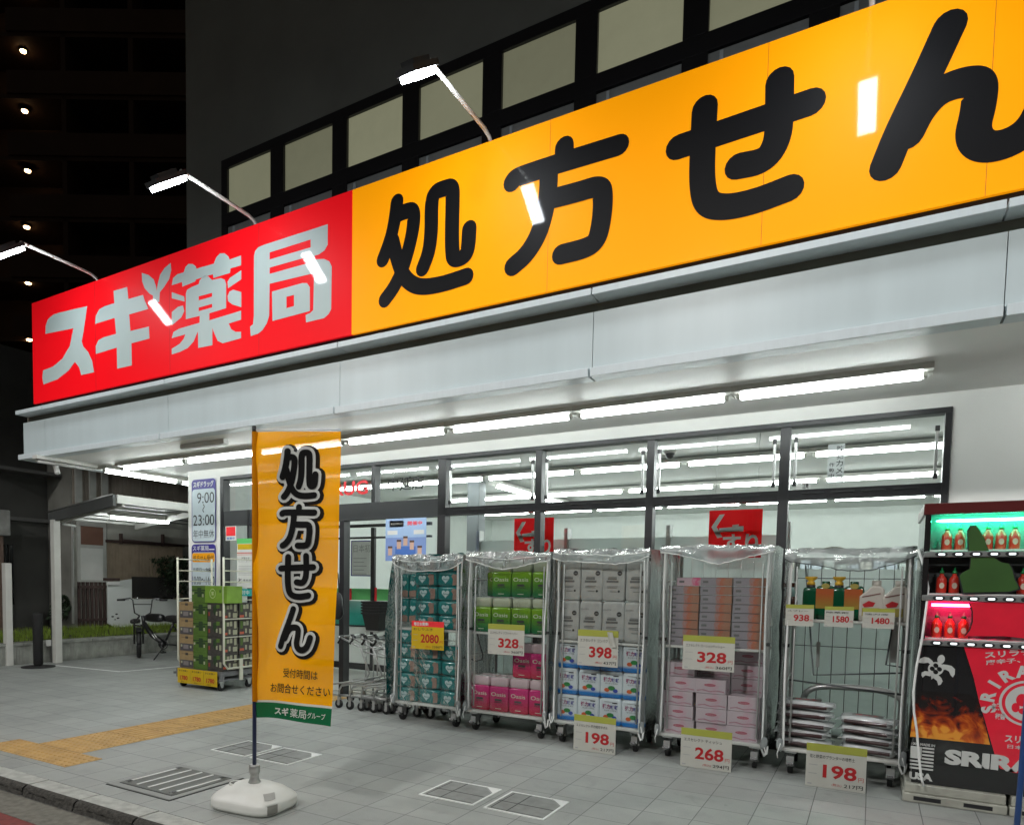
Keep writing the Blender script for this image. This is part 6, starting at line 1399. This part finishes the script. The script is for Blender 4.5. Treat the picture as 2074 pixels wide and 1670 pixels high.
shrub((HX+.14, 9.75, .95), .40, 1500, 'dark bushy shrub against the brown shutter', 3); shrub((-12.9, 7.45, .47), .22, 500, 'small dark shrub at the foot of the drain pipe', 5)
# darker neighbours on the left
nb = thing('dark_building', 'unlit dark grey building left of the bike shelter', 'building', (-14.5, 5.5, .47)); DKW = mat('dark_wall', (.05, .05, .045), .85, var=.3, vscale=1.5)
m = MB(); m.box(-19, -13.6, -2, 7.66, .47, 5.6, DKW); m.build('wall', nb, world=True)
m = MB(); m.box(-13.6, -13.52, -2, 7.66, 2.45, 2.52, mat('eaves_grey', (.09, .09, .085), .7)); m.box(-13.6, -13.1, 6.5, 7.66, 3.3, 3.36, MATS['eaves_grey']); m.build('eaves', nb, world=True)
m = MB(); m.box(-13.6, -13.58, 6.0, 7.0, .9, 2.0, mat('dark_window', (.012, .013, .013), .2)); m.build('window', nb, world=True)
m = MB()
for k in range(14): m.box(-13.58, -13.56, 6.0+k*.07, 6.02+k*.07, .9, 2.0, DKW)
m.build('window_bar', nb, world=True)
pc = thing('brick_gatepost', 'brown tiled gate pillar with pale cornice at the left edge', 'pillar', (-13.2, 5.1, 0))
m = MB(); q0 = PX(9, 1200, -13.0).y; m.box(-13.4, -13.0, q0-.6, q0, .0, PX(5, 1082, -13).z, mat('brown_tile', (.12, .075, .055), .6, var=.3, vscale=20)); m.build('pillar', pc, world=True)
m = MB(); q1 = PX(22, 1060, -12.95).y; m.box(-13.5, -12.95, q0-.7, q1, PX(10, 1084, -12.95).z, PX(10, 1032, -12.95).z, CONC); m.build('cornice', pc, world=True, bevel=.02)
pc = thing('far_pillar', 'dim concrete corner of a house in the upper left edge above the cornice', 'pillar', (-16, 5.6, 2)); m = MB(); c = PX(0, 850, -15.5); m.box(-16.5, -15.5, c.y-1.5, PX(18, 850, -15.5).y, 0, PX(5, 805, -15.5).z, mat('dim_plaster', (.14, .13, .115), .8, var=.2)); m.build('pillar', pc, world=True)
# apartment tower with corridor lamps
def ray36(u, v_, D): d = ray(u, v_); return V((0, 0, H))+d*D
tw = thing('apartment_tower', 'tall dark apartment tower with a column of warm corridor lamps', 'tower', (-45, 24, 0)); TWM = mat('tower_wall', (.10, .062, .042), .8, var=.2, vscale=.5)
lamps = [(46, -18), (47, 103), (50, 224), (56, 345), (54, 459), (57, 572), (60, 687), (61, 800)]
base = ray36(50, 345, 36); back = V((fwd.x, fwd.y, 0)).normalized(); side_ = V((back.y, -back.x, 0))
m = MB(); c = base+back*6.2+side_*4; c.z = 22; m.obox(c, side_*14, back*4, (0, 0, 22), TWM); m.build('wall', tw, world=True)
for k in range(14):
    z = 3.6+k*3.0; m = MB(); c = base+back*.95+side_*3.2; c.z = z+1.0; m.obox(c, side_*13.2, back*1.25, (0, 0, .1), TWM); m.build('floor_slab', tw, world=True)
    m = MB(); c = base+back*-.35+side_*7.8; c.z = z+1.65; m.obox(c, side_*8.4, back*.06, (0, 0, .55), TWM); m.build('railing', tw, world=True)
for k in range(5):
    m = MB(); c = base+back*.9+side_*(2.2+k*3.4); c.z = 22; m.obox(c, side_*.12, back*1.2, (0, 0, 21), TWM); m.build('partition', tw, world=True)
WL = emit('warm_lamp', (1.0, .62, .30), 11)
for k, (u, v_) in enumerate(lamps):
    p = ray36(u, v_, 36.2); t = thing('corridor_lamp', 'small warm corridor lamp on the dark tower, %s from the top of the photo' % (ORD[k]), 'lamp', p, group='corridor lamps up the apartment tower')
    m = MB(); m.lathe((0, 0, -.10), [(.03, 0), (.13, .03), (.15, .09)], WL, 14); m.build('globe', t); m = MB(); m.lathe((0, 0, -.012), [(.18, .0), (.18, .06)], DGR, 14); m.build('base_plate', t)
